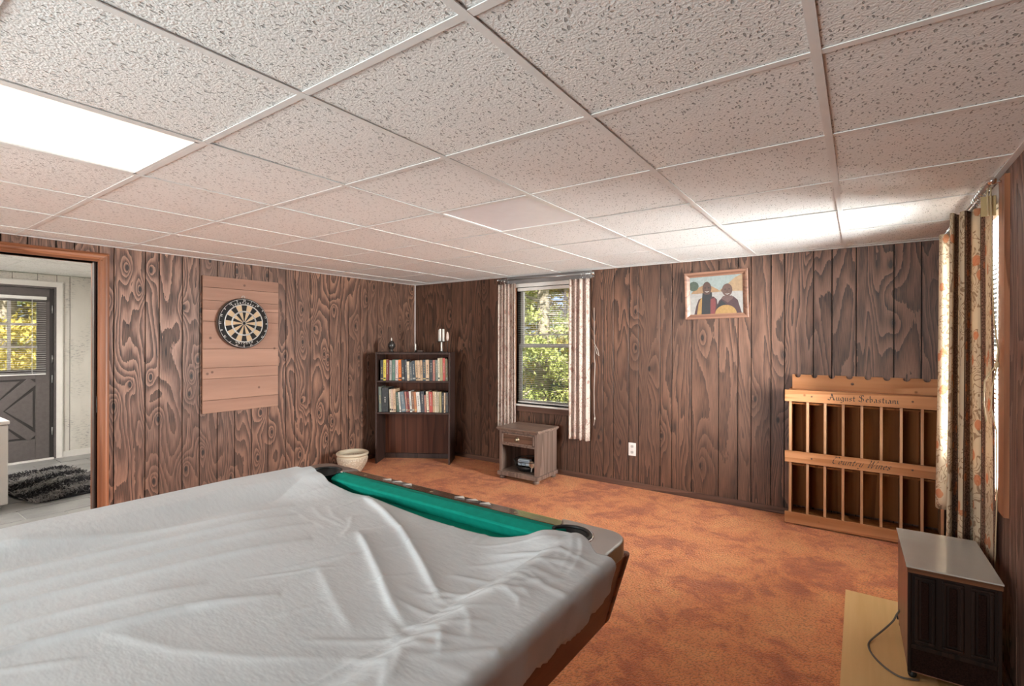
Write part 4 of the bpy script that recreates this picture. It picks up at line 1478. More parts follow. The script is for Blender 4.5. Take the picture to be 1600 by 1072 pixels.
LOW = [(84, 126, 590, 'grey green', 1), (132, 226, 600, 'black', 0), (236, 262, 625, 'cream', 2), (264, 290, 620, 'pale pink', 2), (292, 328, 620, 'light tan', 2), (332, 366, 665, 'dark green', 4),
       (368, 396, 665, 'white', 4), (400, 456, 655, 'blue grey', 6), (460, 488, 655, 'faded red', 5), (490, 520, 655, 'dark red', 4), (524, 552, 650, 'white', 4), (555, 590, 655, 'brown', 3),
       (593, 626, 660, 'rust', 3), (630, 682, 660, 'white', 4), (686, 738, 650, 'charcoal', 2), (741, 766, 700, 'faded red', 2), (770, 804, 650, 'cream', 3), (808, 858, 655, 'red', 2),
       (861, 890, 650, 'tan', 1), (893, 918, 655, 'cream', 1), (921, 952, 655, 'beige', 0), (955, 988, 655, 'olive', 1), (991, 1022, 665, 'black', 0), (1028, 1048, 665, 'light tan', 0), (1052, 1086, 665, 'dark grey', 1)]


def books(rows, base, zs, where):
    hts = [(base - r_[2]) / 8.93 / 141.5 for r_ in rows]
    avail = BW - 2 * TH - 0.006

    def lay_out(k_):
        xs_, x = [], 0.0
        for q, r_ in enumerate(rows):
            la = R(r_[4] * 1.15)
            if q == 0:
                x = math.sin(la) * hts[0] + 0.002
            else:
                lp = R(rows[q - 1][4] * 1.15)
                gap = max(0.0, (r_[0] - rows[q - 1][1] - 4) * PX) * k_
                x = xs_[-1] + (rows[q - 1][1] - rows[q - 1][0]) * PX * k_ / math.cos(lp) + max(0.0, math.tan(la) - math.tan(lp)) * max(hts[q], hts[q - 1]) + gap + 0.0006
            xs_.append(x)
        return xs_, x + (rows[-1][1] - rows[-1][0]) * PX * k_
    k_ = 1.0
    for _ in range(40):
        xs_, end_ = lay_out(k_)
        if end_ < avail:
            break
        k_ *= 0.985
    off = -BW / 2 + TH + 0.003 + (avail - end_) * (0.7 if where == 'upper' else 0.2)
    for k, (a, b, top_, col, lean) in enumerate(rows):
        wd = (b - a) * PX * k_
        ht = hts[k]
        x = off + xs_[k]
        dp = random.uniform(0.15, 0.19) if wd < 0.06 else 0.21
        yf = 0.030 + random.uniform(0, 0.012)
        lab = '%s book, %s from the left on the %s shelf of the bookcase' % (col, ORD[k], where)
        t = thing('book', lab, 'book', (0, 0, 0), 0, 'books on the %s shelf' % where)
        la = R(lean * 1.15)
        # books lean with their tops to the left
        m = Matrix.Translation((bc[0], bc[1], 0)) @ Matrix.Rotation(BA, 4, 'Z') @ Matrix.Translation((x, yf, zs + 0.0004)) @ Matrix.Rotation(-la, 4, 'Y')
        t.matrix_world = m
        ct = 0.0022
        w2 = wd * 0.97
        cv = MB().box(0, w2, 0, ct, 0, ht).box(0, ct, ct, dp, 0, ht).box(w2 - ct, w2, ct, dp, 0, ht)
        cv.build('cover', bmat(col), t)
        MB().box(ct, w2 - ct, ct, dp - 0.004, 0.002, ht - 0.003).build('page_block', M['pages'], t)
        lum = sum(BCOL[col])
        pm = M['spine_dark'] if lum > 0.75 else (M['spine_gold'] if k % 3 == 0 else M['spine_light'])
        # title strokes on the spine
        zz = ht * random.uniform(0.30, 0.42)
        pb = MB()
        n_ = random.randint(3, 6)
        for q in range(n_):
            hh = random.uniform(0.012, 0.026)
            if zz + hh > ht * 0.9:
                break
            pb.box(w2 * 0.41, w2 * 0.57, -0.0006, 0.0, zz, zz + hh)
            zz += hh + random.uniform(0.004, 0.010)
        if random.random() < 0.5:
            pb.box(w2 * 0.1, w2 * 0.9, -0.0006, 0.0, ht * 0.07, ht * random.uniform(0.10, 0.17))
        pb.build('spine_print', pm, t)['kind'] = 'stuff'


books(UP, 500, SH1, 'upper')
books(LOW, 945, SH2, 'lower')


def bk_pt(x, y, z=BH - 0.002):
    return Matrix.Translation((bc[0], bc[1], 0)) @ Matrix.Rotation(BA, 4, 'Z') @ Vector((x, y, z))


# things on top of the bookcase
t = thing('round_vase', 'small dark round vase with a white tip on the bookcase', 'vase', bk_pt(-0.275, 0.12))
MB().lathe([(0, 0), (0.030, 0), (0.032, 0.006), (0.020, 0.014), (0.017, 0.030), (0.030, 0.045), (0.041, 0.065), (0.040, 0.090), (0.028, 0.112), (0.014, 0.122), (0.012, 0.130), (0, 0.130)], 24).build('body', M['dark_vase'], t)
MB().lathe([(0, 0.128), (0.006, 0.128), (0.007, 0.150), (0.004, 0.162), (0, 0.164)], 12).build('wick', M['wax'], t)
MB().tube([(0.012, 0, 0.118), (0.035, 0, 0.122), (0.042, 0, 0.105), (0.038, 0, 0.085)], 0.003, 6).build('handle', M['dark_vase'], t)
t = thing('taper_candle', 'short thin white candle stub in a tiny dark holder on the bookcase', 'candle', bk_pt(0.00, 0.13))
MB().lathe([(0, 0), (0.016, 0), (0.016, 0.005), (0.008, 0.010), (0.009, 0.022), (0, 0.022)], 14).build('holder', M['dark_metal'], t)
MB().lathe([(0, 0.020), (0.0055, 0.020), (0.0055, 0.090), (0.003, 0.095), (0, 0.096)], 10).build('candle', M['wax'], t)
t = thing('trinket_box', 'small flat dark box lying on the bookcase beside the candle stub', 'box', bk_pt(0.065, 0.10), BA)
MB().box(-0.030, 0.030, -0.02, 0.02, 0, 0.016).build('base', M['bookcase'], t, 0.002)
MB().box(-0.031, 0.031, -0.021, 0.021, 0.016, 0.021).build('lid', M['nightstand'], t, 0.002)
t = thing('candle_holder', 'three-armed candle holder with white candles on the bookcase', 'candle holder', bk_pt(0.300, 0.12))
MB().lathe([(0, 0), (0.045, 0), (0.045, 0.006), (0.012, 0.014), (0, 0.014)], 20).build('base', M['dark_metal'], t)
MB().lathe([(0, 0.012), (0.010, 0.012), (0.009, 0.12), (0, 0.12)], 12).build('stem', M['wax'], t)
MB().lathe([(0, 0.118), (0.052, 0.118), (0.054, 0.126), (0, 0.126)], 20).build('dish', M['dark_metal'], t)
for dx, dy, r_, h_, z_ in ((-0.036, 0.0, 0.010, 0.130, 0.126), (-0.010, -0.012, 0.012, 0.140, 0.126), (0.019, 0.008, 0.013, 0.138, 0.126), (0.036, -0.008, 0.008, 0.125, 0.126)):
    MB().lathe([(0, z_), (r_, z_), (r_, z_ + h_ - 0.004), (r_ * 0.6, z_ + h_), (0, z_ + h_)], 14, (dx, dy, 0)).build('candle', M['wax'], t)
t = thing('egg_ornament', 'pale egg-shaped ornament on a dark stand beside the candle holder', 'ornament', bk_pt(0.368, 0.12))
MB().lathe([(0, 0), (0.016, 0), (0.014, 0.006), (0.004, 0.012), (0.004, 0.12), (0.009, 0.132), (0, 0.132)], 12).build('stand', M['dark_metal'], t)
MB().lathe([(0, 0.128), (0.009, 0.134), (0.0155, 0.160), (0.014, 0.195), (0.008, 0.226), (0, 0.234)], 16).build('egg', simple('pale_pink_marble', (0.64, 0.50, 0.44), 0.3), t)

# ---- flower pot
pt = thing('flower_pot', 'cream glazed empty flower pot with pebbled sides by the left wall', 'flower pot', (-4.345, 3.295, 0))
MB().lathe([(0, 0.0), (0.085, 0.0), (0.090, 0.006), (0.118, 0.045), (0.150, 0.105), (0.158, 0.145), (0.152, 0.170), (0.140, 0.185), (0.140, 0.170), (0.146, 0.14), (0.135, 0.10), (0.105, 0.05), (0.07, 0.02), (0, 0.018)], 40).build('body', M['pot'], pt)
MB().lathe([(0.136, 0.182), (0.150, 0.176), (0.162, 0.186), (0.164, 0.198), (0.156, 0.208), (0.144, 0.208), (0.136, 0.198), (0.136, 0.182)], 40).build('rim', M['pot'], pt)

# ================================================================== NIGHTSTAND
NS = thing('nightstand', 'weathered oak nightstand with one drawer under the back window', 'nightstand', (-2.735, 4.005, 0))
nw, nd, nh = 0.225, 0.365, 0.514       # half width, depth, height; front at y=0
MB().box(-nw - 0.022, nw + 0.022, -0.022, nd + 0.01, nh - 0.022, nh).build('top', M['nightstand_top'], NS, 0.006, 3)
MB().box(-nw - 0.012, nw + 0.012, -0.013, nd + 0.004, nh - 0.034, nh - 0.022).build('cornice', M['nightstand'], NS, 0.004)
for s in (-1, 1):
    x0 = -nw if s < 0 else nw - 0.018
    MB().box(x0, x0 + 0.018, 0.012, nd, 0.075, nh - 0.034).build('side_panel', M['nightstand'], NS)
    x0 = -nw if s < 0 else nw - 0.034
    MB().box(x0, x0 + 0.034, 0.0, 0.016, 0.075, nh - 0.034).build('front_stile', M['nightstand'], NS, 0.003)
MB().box(-nw + 0.018, nw - 0.018, nd - 0.008, nd, 0.075, nh - 0.034).build('back_panel', M['bookcase_back'], NS)
MB().box(-nw - 0.016, nw + 0.016, -0.016, nd + 0.004, 0.036, 0.075).build('plinth', M['nightstand'], NS, 0.006, 3)
MB().box(-nw + 0.018, nw - 0.018, 0.002, nd - 0.008, 0.075, 0.082).build('bottom_shelf', M['nightstand_top'], NS)
MB().box(-nw + 0.034, nw - 0.034, 0.0, 0.016, nh - 0.050, nh - 0.034).build('front_rail', M['nightstand'], NS)
MB().box(-nw + 0.018, nw - 0.018, 0.002, nd - 0.01, 0.338, 0.354).build('divider', M['nightstand'], NS)
dz0, dz1 = 0.358, nh - 0.053
dr = MB().box(-nw + 0.038, nw - 0.038, -0.004, 0.014, dz0, dz1).build('drawer', M['drawer'], NS)
fr = MB()
bx = nw - 0.038
for a in ((-bx, bx, dz0, dz0 + 0.012), (-bx, bx, dz1 - 0.012, dz1), (-bx, -bx + 0.014, dz0, dz1), (bx - 0.014, bx, dz0, dz1)):
    fr.box(a[0], a[1], -0.010, -0.004, a[2], a[3])
fr.build('drawer_moulding', M['nightstand'], dr, 0.002)
kn = MB().lathe([(0, -0.004), (0.022, -0.004), (0.022, -0.007), (0.010, -0.010), (0.008, -0.020), (0.016, -0.028), (0.014, -0.034), (0, -0.037)], 18, (0.0, -0.004, (dz0 + dz1) / 2), axis='Y')
kn.build('knob', M['brass'], dr)
for sx in (-1, 1):
    for yy in (0.022, nd - 0.03):
        MB().lathe([(0, 0), (0.018, 0), (0.029, 0.008), (0.030, 0.022), (0.022, 0.034), (0.02, 0.038), (0, 0.038)], 18, (sx * (nw - 0.026), yy, 0)).build('bun_foot', M['nightstand'], NS)

# wire basket and what lies in it
WB = thing('wire_basket', 'round dark wire basket on the nightstand shelf', 'basket', (-2.705, 4.165, 0.0825))
for z, r_ in ((0.004, 0.105), (0.055, 0.135), (0.105, 0.152)):
    MB().torus((0, 0, z), (0, 0, 1), r_, 0.0028 if z < 0.1 else 0.0042, 36, 6).build('hoop', M['dark_metal'], WB)
wb = None
for k in range(20):
    a = 2 * PI * k / 20
    if wb is None:
        wb = MB().tube([(0.03, 0, 0.004), (0.105, 0, 0.003), (0.135, 0, 0.055), (0.152, 0, 0.106)], 0.0018, 6).build('wire', M['dark_metal'], WB)
    else:
        link_copy(wb, 'wire', WB, (0, 0, 0), (0, 0, a))
MB().lathe([(0, 0.006), (0.098, 0.006), (0.128, 0.052), (0.124, 0.052), (0.095, 0.010), (0, 0.009)], 30).build('liner', M['black_rubber'], WB)
t = thing('wipes_packet', 'white and blue printed packet lying in the wire basket', 'packet', (-2.725, 4.115, 0.165), R(6))
MB().box(-0.068, 0.068, -0.028, 0.028, -0.030, 0.034).build('wrapper', simple('pale_blue_wrapper', (0.52, 0.62, 0.68), 0.35), t, 0.012, 3)
pb = MB()
for i, (x0, x1, z) in enumerate(((-0.045, 0.050, 0.016), (-0.030, 0.055, 0.004), (-0.045, 0.020, -0.012))):
    pb.box(x0, x1, -0.0288, -0.0278, z, z + 0.005)
pb.build('print', simple('blue_print', (0.10, 0.20, 0.32), 0.5), t)
t = thing('round_brush', 'pale round wooden brush head upright in the wire basket', 'brush', (-2.615, 4.072, 0.165))
MB().lathe([(0, -0.008), (0.030, -0.008), (0.033, -0.004), (0.033, 0.006), (0.028, 0.010), (0, 0.010)], 24, (0, 0, 0), axis='Y').build('head', simple('pale_wood', (0.50, 0.36, 0.25), 0.6), t)
MB().lathe([(0, -0.011), (0.016, -0.011), (0.018, -0.008)], 20, (0, 0, 0), axis='Y').build('inset', simple('rose_wood', (0.42, 0.22, 0.13), 0.6), t)
MB().tube([(0, 0.0, -0.03), (-0.008, 0.004, -0.07)], 0.006, 8).build('handle', M['wax'], t)
t = thing('blue_bottle', 'dark blue bottle lying in the wire basket behind the brush', 'bottle', (-2.585, 4.165, 0.150))
MB().lathe([(0, -0.05), (0.024, -0.048), (0.026, -0.03), (0.026, 0.03), (0.012, 0.045), (0.012, 0.055), (0, 0.055)], 20, axis='Y').build('body', simple('blue_plastic', (0.02, 0.09, 0.17), 0.35), t)
MB().lathe([(0, 0.054), (0.013, 0.054), (0.013, 0.066), (0, 0.066)], 14, axis='Y').build('cap', M['plastic_white'], t)

# ================================================================== CURTAINS and rods
def rod(name, label, p0, p1, r, wall_dir, rings=()):
    t = thing(name, label, 'curtain rod', p0)
    d = Vector(p1) - Vector(p0)
    MB().tube([(0, 0, 0), d], r, 12).build('pole', M['steel'], t)
    u = d.normalized()
    for e, s in ((Vector((0, 0, 0)), -1), (d, 1)):
        a = e + u * s * 0.004
        MB().tube([a, a + u * s * 0.010, a + u * s * 0.018, a + u * s * 0.026], [r * 1.2, r * 1.9, r * 1.7, r * 0.4], 12).build('finial', M['chrome'], t)
    for f in (0.02, 0.98):
        a = d * f
        wv = Vector(wall_dir)
        b = MB().tube([a, a + wv * 0.5 + Vector((0, 0, 0.004)), a + wv], 0.006, 8)
        b.obox(a + wv * 0.97, wv * 0.03, u * 0.014, (0, 0, 0.026))
        b.build('bracket', M['chrome'], t)
    return t


def curtain(name, label, plan, z_top, z_bot, mat, seg=7, flare=0.04, rings=None, ring_r=0.021, rod_pt=None, rod_axis=(1, 0, 0), uoff=0.0, lean=0.0):
    """a hanging cloth: plan = list of (x, y) fold points at the hem; folds tighten towards the top"""
    pl = [Vector((p[0], p[1], 0)) for p in plan]
    base = sum((p for p in pl), Vector()) / len(pl)
    t = thing(name, label, 'curtain', (base.x, base.y, z_bot))
    # smooth plan (Catmull-Rom)
    pts = []
    for i in range(len(pl) - 1):
        p0, p1, p2, p3 = pl[max(i - 1, 0)], pl[i], pl[i + 1], pl[min(i + 2, len(pl) - 1)]
        for k in range(seg):
            u = k / seg
            pts.append(0.5 * ((2 * p1) + (-p0 + p2) * u + (2 * p0 - 5 * p1 + 4 * p2 - p3) * u * u + (-p0 + 3 * p1 - 3 * p2 + p3) * u ** 3))
    pts.append(pl[-1])
    arc = [0.0]
    for a, b in zip(pts[:-1], pts[1:]):
        arc.append(arc[-1] + (b - a).length)
    NZ = 34
    vs, uv = [], []
    H_ = z_top - z_bot
    for j in range(NZ + 1):
        f = j / NZ
        for i, p in enumerate(pts):
            q = p - base
            sc = 1.0 - flare * f
            wob = Vector((math.sin(arc[i] * 30 + f * 4.0), math.cos(arc[i] * 24 + f * 3.0), 0)) * 0.004 * (1 - f) 
            zz = f * H_ + (0.004 * math.sin(arc[i] * 40) * (1 - f))
            vs.append((q.x * sc + wob.x + lean * f, q.y * sc + wob.y, zz))
            uv.append((arc[i] + uoff, f * H_))
    n = len(pts)
    fs = [(j * n + i, j * n + i + 1, (j + 1) * n + i + 1, (j + 1) * n + i) for j in range(NZ) for i in range(n - 1)]
    mb = MB().add(vs, fs, True)
    mb.uv = uv
    o = mb.build('cloth', mat, t)
    so = o.modifiers.new('thickness', 'SOLIDIFY')
    so.thickness = 0.0018
    if rings:
        for (x, y, z) in rings:
            mbr = MB().torus((0, 0, 0), Vector(rod_axis) + Vector((random.uniform(-.25, .25), random.uniform(-.25, .25), 0.1)), ring_r, 0.0016, 20, 6)
            ro = mbr.build('ring', M['chrome'], t)
            ro.location = (x - base.x, y - base.y, z - z_bot)
            MB().tube([(0, 0, -ring_r), (0, 0, -ring_r - 0.012)], 0.0012, 5).build('clip', M['chrome'], ro)
    return t


def pleats(x0, x1, y0, amp, n, ph=0):
    out = []
    for k in range(2 * n + 1):
        f = k / (2 * n)
        out.append((x0 + (x1 - x0) * f + random.uniform(-0.006, 0.006), y0 + (amp if (k + ph) % 2 else -amp) * random.uniform(0.7, 1.15)))
    return out


RY, RZ = YB - 0.085, 2.035
rod('curtain_rod', 'grey metal curtain rod above the back window', (-3.255, RY, RZ), (-2.14, RY, RZ - 0.002), 0.009, (0, 0.083, 0))
struct(MB().box(-3.20, -2.18, YB - 0.020, YB, 1.997, 2.070).build('trim_2', simple('grey_valance_board', (0.20, 0.18, 0.175), 0.45)))['label'] = 'grey board above the back window behind the rod'
curtain('window_curtain', 'floral curtain at the left of the back window, ending behind the nightstand', pleats(-3.255, -3.03, RY + 0.005, 0.024, 5), 1.990, 0.405, M['curtain_mauve'], rings=[(-3.235 + 0.021 * k, RY, RZ - 0.006) for k in range(6)], rod_axis=(1, 0, 0))
curtain('window_curtain', 'floral curtain at the right of the back window with hem in view', pleats(-2.405, -2.165, RY + 0.005, 0.026, 4, 1), 1.988, 0.398, M['curtain_mauve'], rings=[(-2.255 + 0.020 * k, RY, RZ - 0.006) for k in range(6)], rod_axis=(1, 0, 0), uoff=0.1)
# looped pull cord beside the right-hand back curtain
t = thing('pull_cord', 'thin off-white looped cord hanging beside the right back-window curtain', 'cord', (-2.128, RY + 0.035, 0.55))
MB().tube([(0.0, 0, 1.15), (0.002, 0, 0.90), (0.004, 0, 0.80), (0.045, -0.01, 0.74), (0.060, -0.012, 0.68), (0.035, -0.008, 0.70), (0.006, 0, 0.78), (0.004, 0, 0.66), (0.014, -0.004, 0.60), (0.010, 0, 0.55), (0.002, 0, 0.35), (0.004, 0, 0.12), (0.014, -0.004, 0.08), (0.006, 0, 0.04), (0.0, 0, 0.0)], 0.0022, 6).build('strand', M['white_cord'], t)
MB().lathe([(0, 0.08), (0.006, 0.075), (0.006, 0.06), (0, 0.055)], 10, (0.012, -0.004, 0)).build('knot', M['white_cord'], t)

# right window: rod 5 cm off the wall, two bunched curtains
RX = XR - 0.052
rod('curtain_rod', 'chrome curtain rod above the right window', (RX, 2.79, 2.030), (RX, 3.99, 2.030), 0.009, (0.050, 0, 0))
far_plan = [(0.462, 3.74), (0.452, 3.785), (0.392, 3.78), (0.372, 3.80), (0.378, 3.83), (0.446, 3.83), (0.452, 3.85), (0.400, 3.865), (0.398, 3.885), (0.455, 3.90), (0.46, 3.93)]
curtain('window_curtain', 'pale sunlit floral curtain at the far end of the right window beside the wine rack', far_plan, 2.000, 0.410, M['curtain'], flare=0.20, rings=[(RX, 3.76 + 0.03 * k, 2.022) for k in range(6)], rod_axis=(0, 1, 0), uoff=0.098)
near_plan = [(0.468, 2.885), (0.466, 2.95), (0.462, 3.06), (0.440, 3.075), (0.428, 3.10), (0.438, 3.15), (0.418, 3.13), (0.398, 3.095), (0.382, 3.12), (0.398, 3.18), (0.378, 3.18), (0.352, 3.12), (0.345, 3.14), (0.36, 3.21), (0.37, 3.24)]
curtain('window_curtain', 'floral and paisley striped curtain at the near end of the right window', near_plan, 1.985, 0.410, M['curtain'], flare=0.10, rings=[(RX, 2.90 + 0.035 * k, 2.022) for k in range(6)], rod_axis=(0, 1, 0), uoff=0.13)
t = thing('heading_tape', 'folded tan curtain tie tab at the top of the near right curtain', 'curtain tab', (0.440, 2.868, 1.905))
MB().box(-0.022, 0.026, -0.004, 0.0, 0, 0.085).build('tab', M['lining'], t, 0.002)
MB().tube([(0.0, -0.006, 0.13), (-0.002, -0.010, 0.09), (0.0, -0.008, 0.0)], 0.003, 6).build('cord_end', M['beige_cord'], t)
t = thing('pull_cord', 'long beige knotted cord hanging before the right window', 'cord', (0.446, 2.845, 0.42))
MB().tube([(0.0, 0, 1.60), (0.002, 0, 1.35), (0.010, 0.0, 1.05), (0.024, 0, 0.92), (0.018, 0, 0.855), (0.0, 0, 0.83), (-0.018, 0, 0.79), (-0.020, 0, 0.70), (-0.012, 0, 0.62)], 0.0028, 6).build('strand', M['beige_cord'], t)
MB().tube([(0.022, 0.006, 0.86), (0.006, 0.006, 0.76), (0.004, 0.006, 0.68), (0.020, 0.006, 0.58), (0.022, 0.006, 0.30), (0.016, 0.006, 0.0)], 0.0024, 6).build('strand', M['beige_cord'], t)
MB().lathe([(0, 0.875), (0.008, 0.868), (0.009, 0.855), (0, 0.845)], 10, (0.020, 0, 0)).build('knot', M['beige_cord'], t)

# ================================================================== LETTERING
def font_mesh(txt, size, mat_name='lettering'):
    cu = bpy.data.curves.new('txt', 'FONT')
    cu.body = txt
    cu.size = size
    cu.align_x = 'CENTER'
    cu.align_y = 'CENTER'
    cu.extrude = 0.0003
    cu.resolution_u = 2
    ob = bpy.data.objects.new('txt', cu)
    COL.objects.link(ob)
    dg = bpy.context.evaluated_depsgraph_get()
    me = bpy.data.meshes.new_from_object(ob.evaluated_get(dg))
    bpy.data.objects.remove(ob)
    bpy.data.curves.remove(cu)
    return me


GL = {   # broad-nib strokes; x-height 0.5, capitals 1.0; last item is the advance
    'A': ([[(0.0, 0.05), (0.16, 0.0), (0.34, 0.55), (0.42, 1.0)], [(0.28, 0.95), (0.42, 1.0), (0.66, 0.08), (0.80, 0.05)], [(0.14, 0.40), (0.58, 0.40)], [(0.0, 0.05), (-0.08, 0.16)]], 0.92),
    'u': ([[(0.04, 0.44), (0.10, 0.5), (0.10, 0.1), (0.18, 0.0), (0.36, 0.12)], [(0.36, 0.5), (0.36, 0.06), (0.44, 0.02)]], 0.54),
    'g': ([[(0.34, 0.42), (0.20, 0.5), (0.06, 0.38), (0.06, 0.12), (0.18, 0.0), (0.34, 0.10)], [(0.36, 0.5), (0.36, -0.16), (0.22, -0.30), (0.04, -0.22)]], 0.52),
    's': ([[(0.32, 0.43), (0.20, 0.5), (0.07, 0.40), (0.12, 0.29), (0.28, 0.20), (0.30, 0.08), (0.18, 0.0), (0.04, 0.07)]], 0.44),
    't': ([[(0.15, 0.74), (0.13, 0.12), (0.20, 0.0), (0.32, 0.06)], [(0.02, 0.5), (0.30, 0.5)]], 0.38),
    'S': ([[(0.62, 0.84), (0.46, 1.0), (0.16, 0.92), (0.10, 0.70), (0.30, 0.55), (0.56, 0.42), (0.60, 0.18), (0.40, 0.0), (0.12, 0.06), (0.02, 0.20)], [(0.36, 0.92), (0.34, 0.10)], [(0.0, 0.20), (-0.06, 0.08)]], 0.82),
    'e': ([[(0.08, 0.26), (0.32, 0.34), (0.26, 0.47), (0.16, 0.5), (0.06, 0.36), (0.06, 0.12), (0.18, 0.0), (0.34, 0.09)]], 0.44),
    'b': ([[(0.04, 0.88), (0.08, 0.92), (0.08, 0.06), (0.20, 0.0), (0.34, 0.12), (0.34, 0.38), (0.22, 0.5), (0.09, 0.42)]], 0.50),
    'a': ([[(0.08, 0.42), (0.20, 0.5), (0.33, 0.40), (0.33, 0.08), (0.42, 0.02)], [(0.32, 0.28), (0.12, 0.24), (0.06, 0.12), (0.14, 0.0), (0.32, 0.10)]], 0.50),
    'i': ([[(0.03, 0.44), (0.09, 0.5), (0.09, 0.08), (0.18, 0.02)], [(0.08, 0.66), (0.12, 0.71)]], 0.27),
    'n': ([[(0.03, 0.44), (0.09, 0.5), (0.09, 0.02)], [(0.09, 0.38), (0.24, 0.5), (0.34, 0.42), (0.34, 0.08), (0.43, 0.02)]], 0.52),
    'C': ([[(0.66, 0.82), (0.52, 1.0), (0.24, 0.92), (0.08, 0.55), (0.14, 0.14), (0.36, 0.0), (0.58, 0.12)], [(0.0, 0.86), (0.10, 0.98), (0.22, 0.90)]], 0.76),
    'o': ([[(0.20, 0.5), (0.07, 0.38), (0.07, 0.12), (0.18, 0.0), (0.32, 0.12), (0.32, 0.38), (0.20, 0.5), (0.30, 0.42), (0.44, 0.46)]], 0.46),
    'r': ([[(0.03, 0.44), (0.09, 0.5), (0.09, 0.02)], [(0.09, 0.36), (0.20, 0.5), (0.32, 0.45)]], 0.38),
    'y': ([[(0.04, 0.44), (0.10, 0.5), (0.12, 0.10), (0.22, 0.0), (0.36, 0.14)], [(0.38, 0.5), (0.36, -0.10), (0.20, -0.32), (0.02, -0.24)]], 0.52),
    'W': ([[(0.0, 0.84), (0.10, 1.0), (0.20, 0.92), (0.20, 0.04), (0.26, 0.0), (0.50, 0.94)], [(0.50, 0.98), (0.54, 0.04), (0.60, 0.0), (0.90, 0.86), (0.86, 1.0)]], 0.92),
    ' ': ([], 0.34)}


def nib_text(txt, height, nib, ang, shear, origin, u, w, depth):
    """broad-nib letters as raised strokes on the plane origin, u (right), w (up)"""
    mb = MB()
    u, w = Vector(u), Vector(w)
    nrm = u.cross(w)
    x = 0.0
    nv = (math.cos(ang) * nib, math.sin(ang) * nib)
    for ch in txt:
        st, adv = GL[ch]
        for pl in st:
            for k, (p, q) in enumerate(zip(pl[:-1], pl[1:])):
                quad = [(p[0] - nv[0], p[1] - nv[1]), (p[0] + nv[0], p[1] + nv[1]), (q[0] + nv[0], q[1] + nv[1]), (q[0] - nv[0], q[1] - nv[1])]
                ar = sum(quad[i][0] * quad[(i + 1) % 4][1] - quad[(i + 1) % 4][0] * quad[i][1] for i in range(4))
                if abs(ar) < 1e-4:
                    e = 0.02
                    quad[1] = (quad[1][0] + e, quad[1][1] - e)
                    quad[2] = (quad[2][0] + e, quad[2][1] - e)
                    ar = sum(quad[i][0] * quad[(i + 1) % 4][1] - quad[(i + 1) % 4][0] * quad[i][1] for i in range(4))
                if ar < 0:
                    quad = quad[::-1]
                pq = [((x + a + shear * b) * height, b * height) for a, b in quad]
                mb.prism(pq, nrm * (depth + 0.00002 * k), origin, u, w)
        x += adv
    return mb, x * height


def text_width(txt):
    return sum(GL[c][1] for c in txt)


# ================================================================== WINE RACK
WR = thing('wine_rack', 'pine wine display rack with black lettered rails against the back wall', 'wine rack', (-0.010, 4.262, 0))
wl = -0.455
wrr = 0.468                                # local right end
yb_ = YB - 0.022 - 4.262                   # back plane in local y
MB().box(wl + 0.02, wrr, yb_ - 0.010, yb_, 0.10, 1.02).build('back_panel', M['rack_back'], WR)
# raised back board with bottle-neck notches
notch = [-0.385 + 0.1105 * k for k in range(8)]
poly = [(wl + 0.034, 0.985), (wrr, 0.985), (wrr, 1.118)]
for c in reversed(notch):
    for k in range(9):
        a = PI * k / 8
        poly.append((c + 0.0205 * math.cos(a), 1.118 - 0.021 * math.sin(a)))
poly.append((wl + 0.034, 1.118))
mb = MB()
xq = sorted(set([round(wl + 0.034, 4), wrr] + [round(c + 0.0205 * math.cos(PI * k / 8), 5) for c in notch for k in range(9)]))


def notch_z(x):
    for c in notch:
        if abs(x - c) < 0.0205 - 1e-6:
            return 1.118 - 0.021 * math.sqrt(max(0, 1 - ((x - c) / 0.0205) ** 2)) - 0.003
    return 1.118


vs_, fs_ = [], []
for x in xq:
    zt_ = notch_z(x)
    vs_ += [(x, yb_ - 0.030, 0.985), (x, yb_ - 0.030, zt_), (x, yb_ - 0.010, zt_), (x, yb_ - 0.010, 0.985)]
for k in range(len(xq) - 1):
    a_, b_ = 4 * k, 4 * k + 4
    for q in range(4):
        r_ = (q + 1) % 4
        fs_.append((a_ + q, b_ + q, b_ + r_, a_ + r_))
fs_ += [(0, 1, 2, 3), tuple(4 * (len(xq) - 1) + q for q in (3, 2, 1, 0))]
mb.add(vs_, fs_).build('notched_board', M['pine'], WR)
MB().lathe([(0, -0.0012), (0.009, -0.0012), (0.010, 0)], 14, (-0.035, yb_ - 0.030, 1.062), axis='Y').build('knot', M['drawer'], WR)
slx = [-0.421, -0.308, -0.198, -0.088, 0.022, 0.132, 0.241, 0.352, 0.455]
for k, x in enumerate(slx):
    MB().box(x - 0.0085, x + 0.0085, 0.018, 0.036, 0.02, 1.0).build('upright', M['pine_v'], WR, 0.002)
    MB().box(x - 0.006, x + 0.006, 0.036, yb_ - 0.010, 0.02, 0.985).build('divider', M['rack_back'], WR)
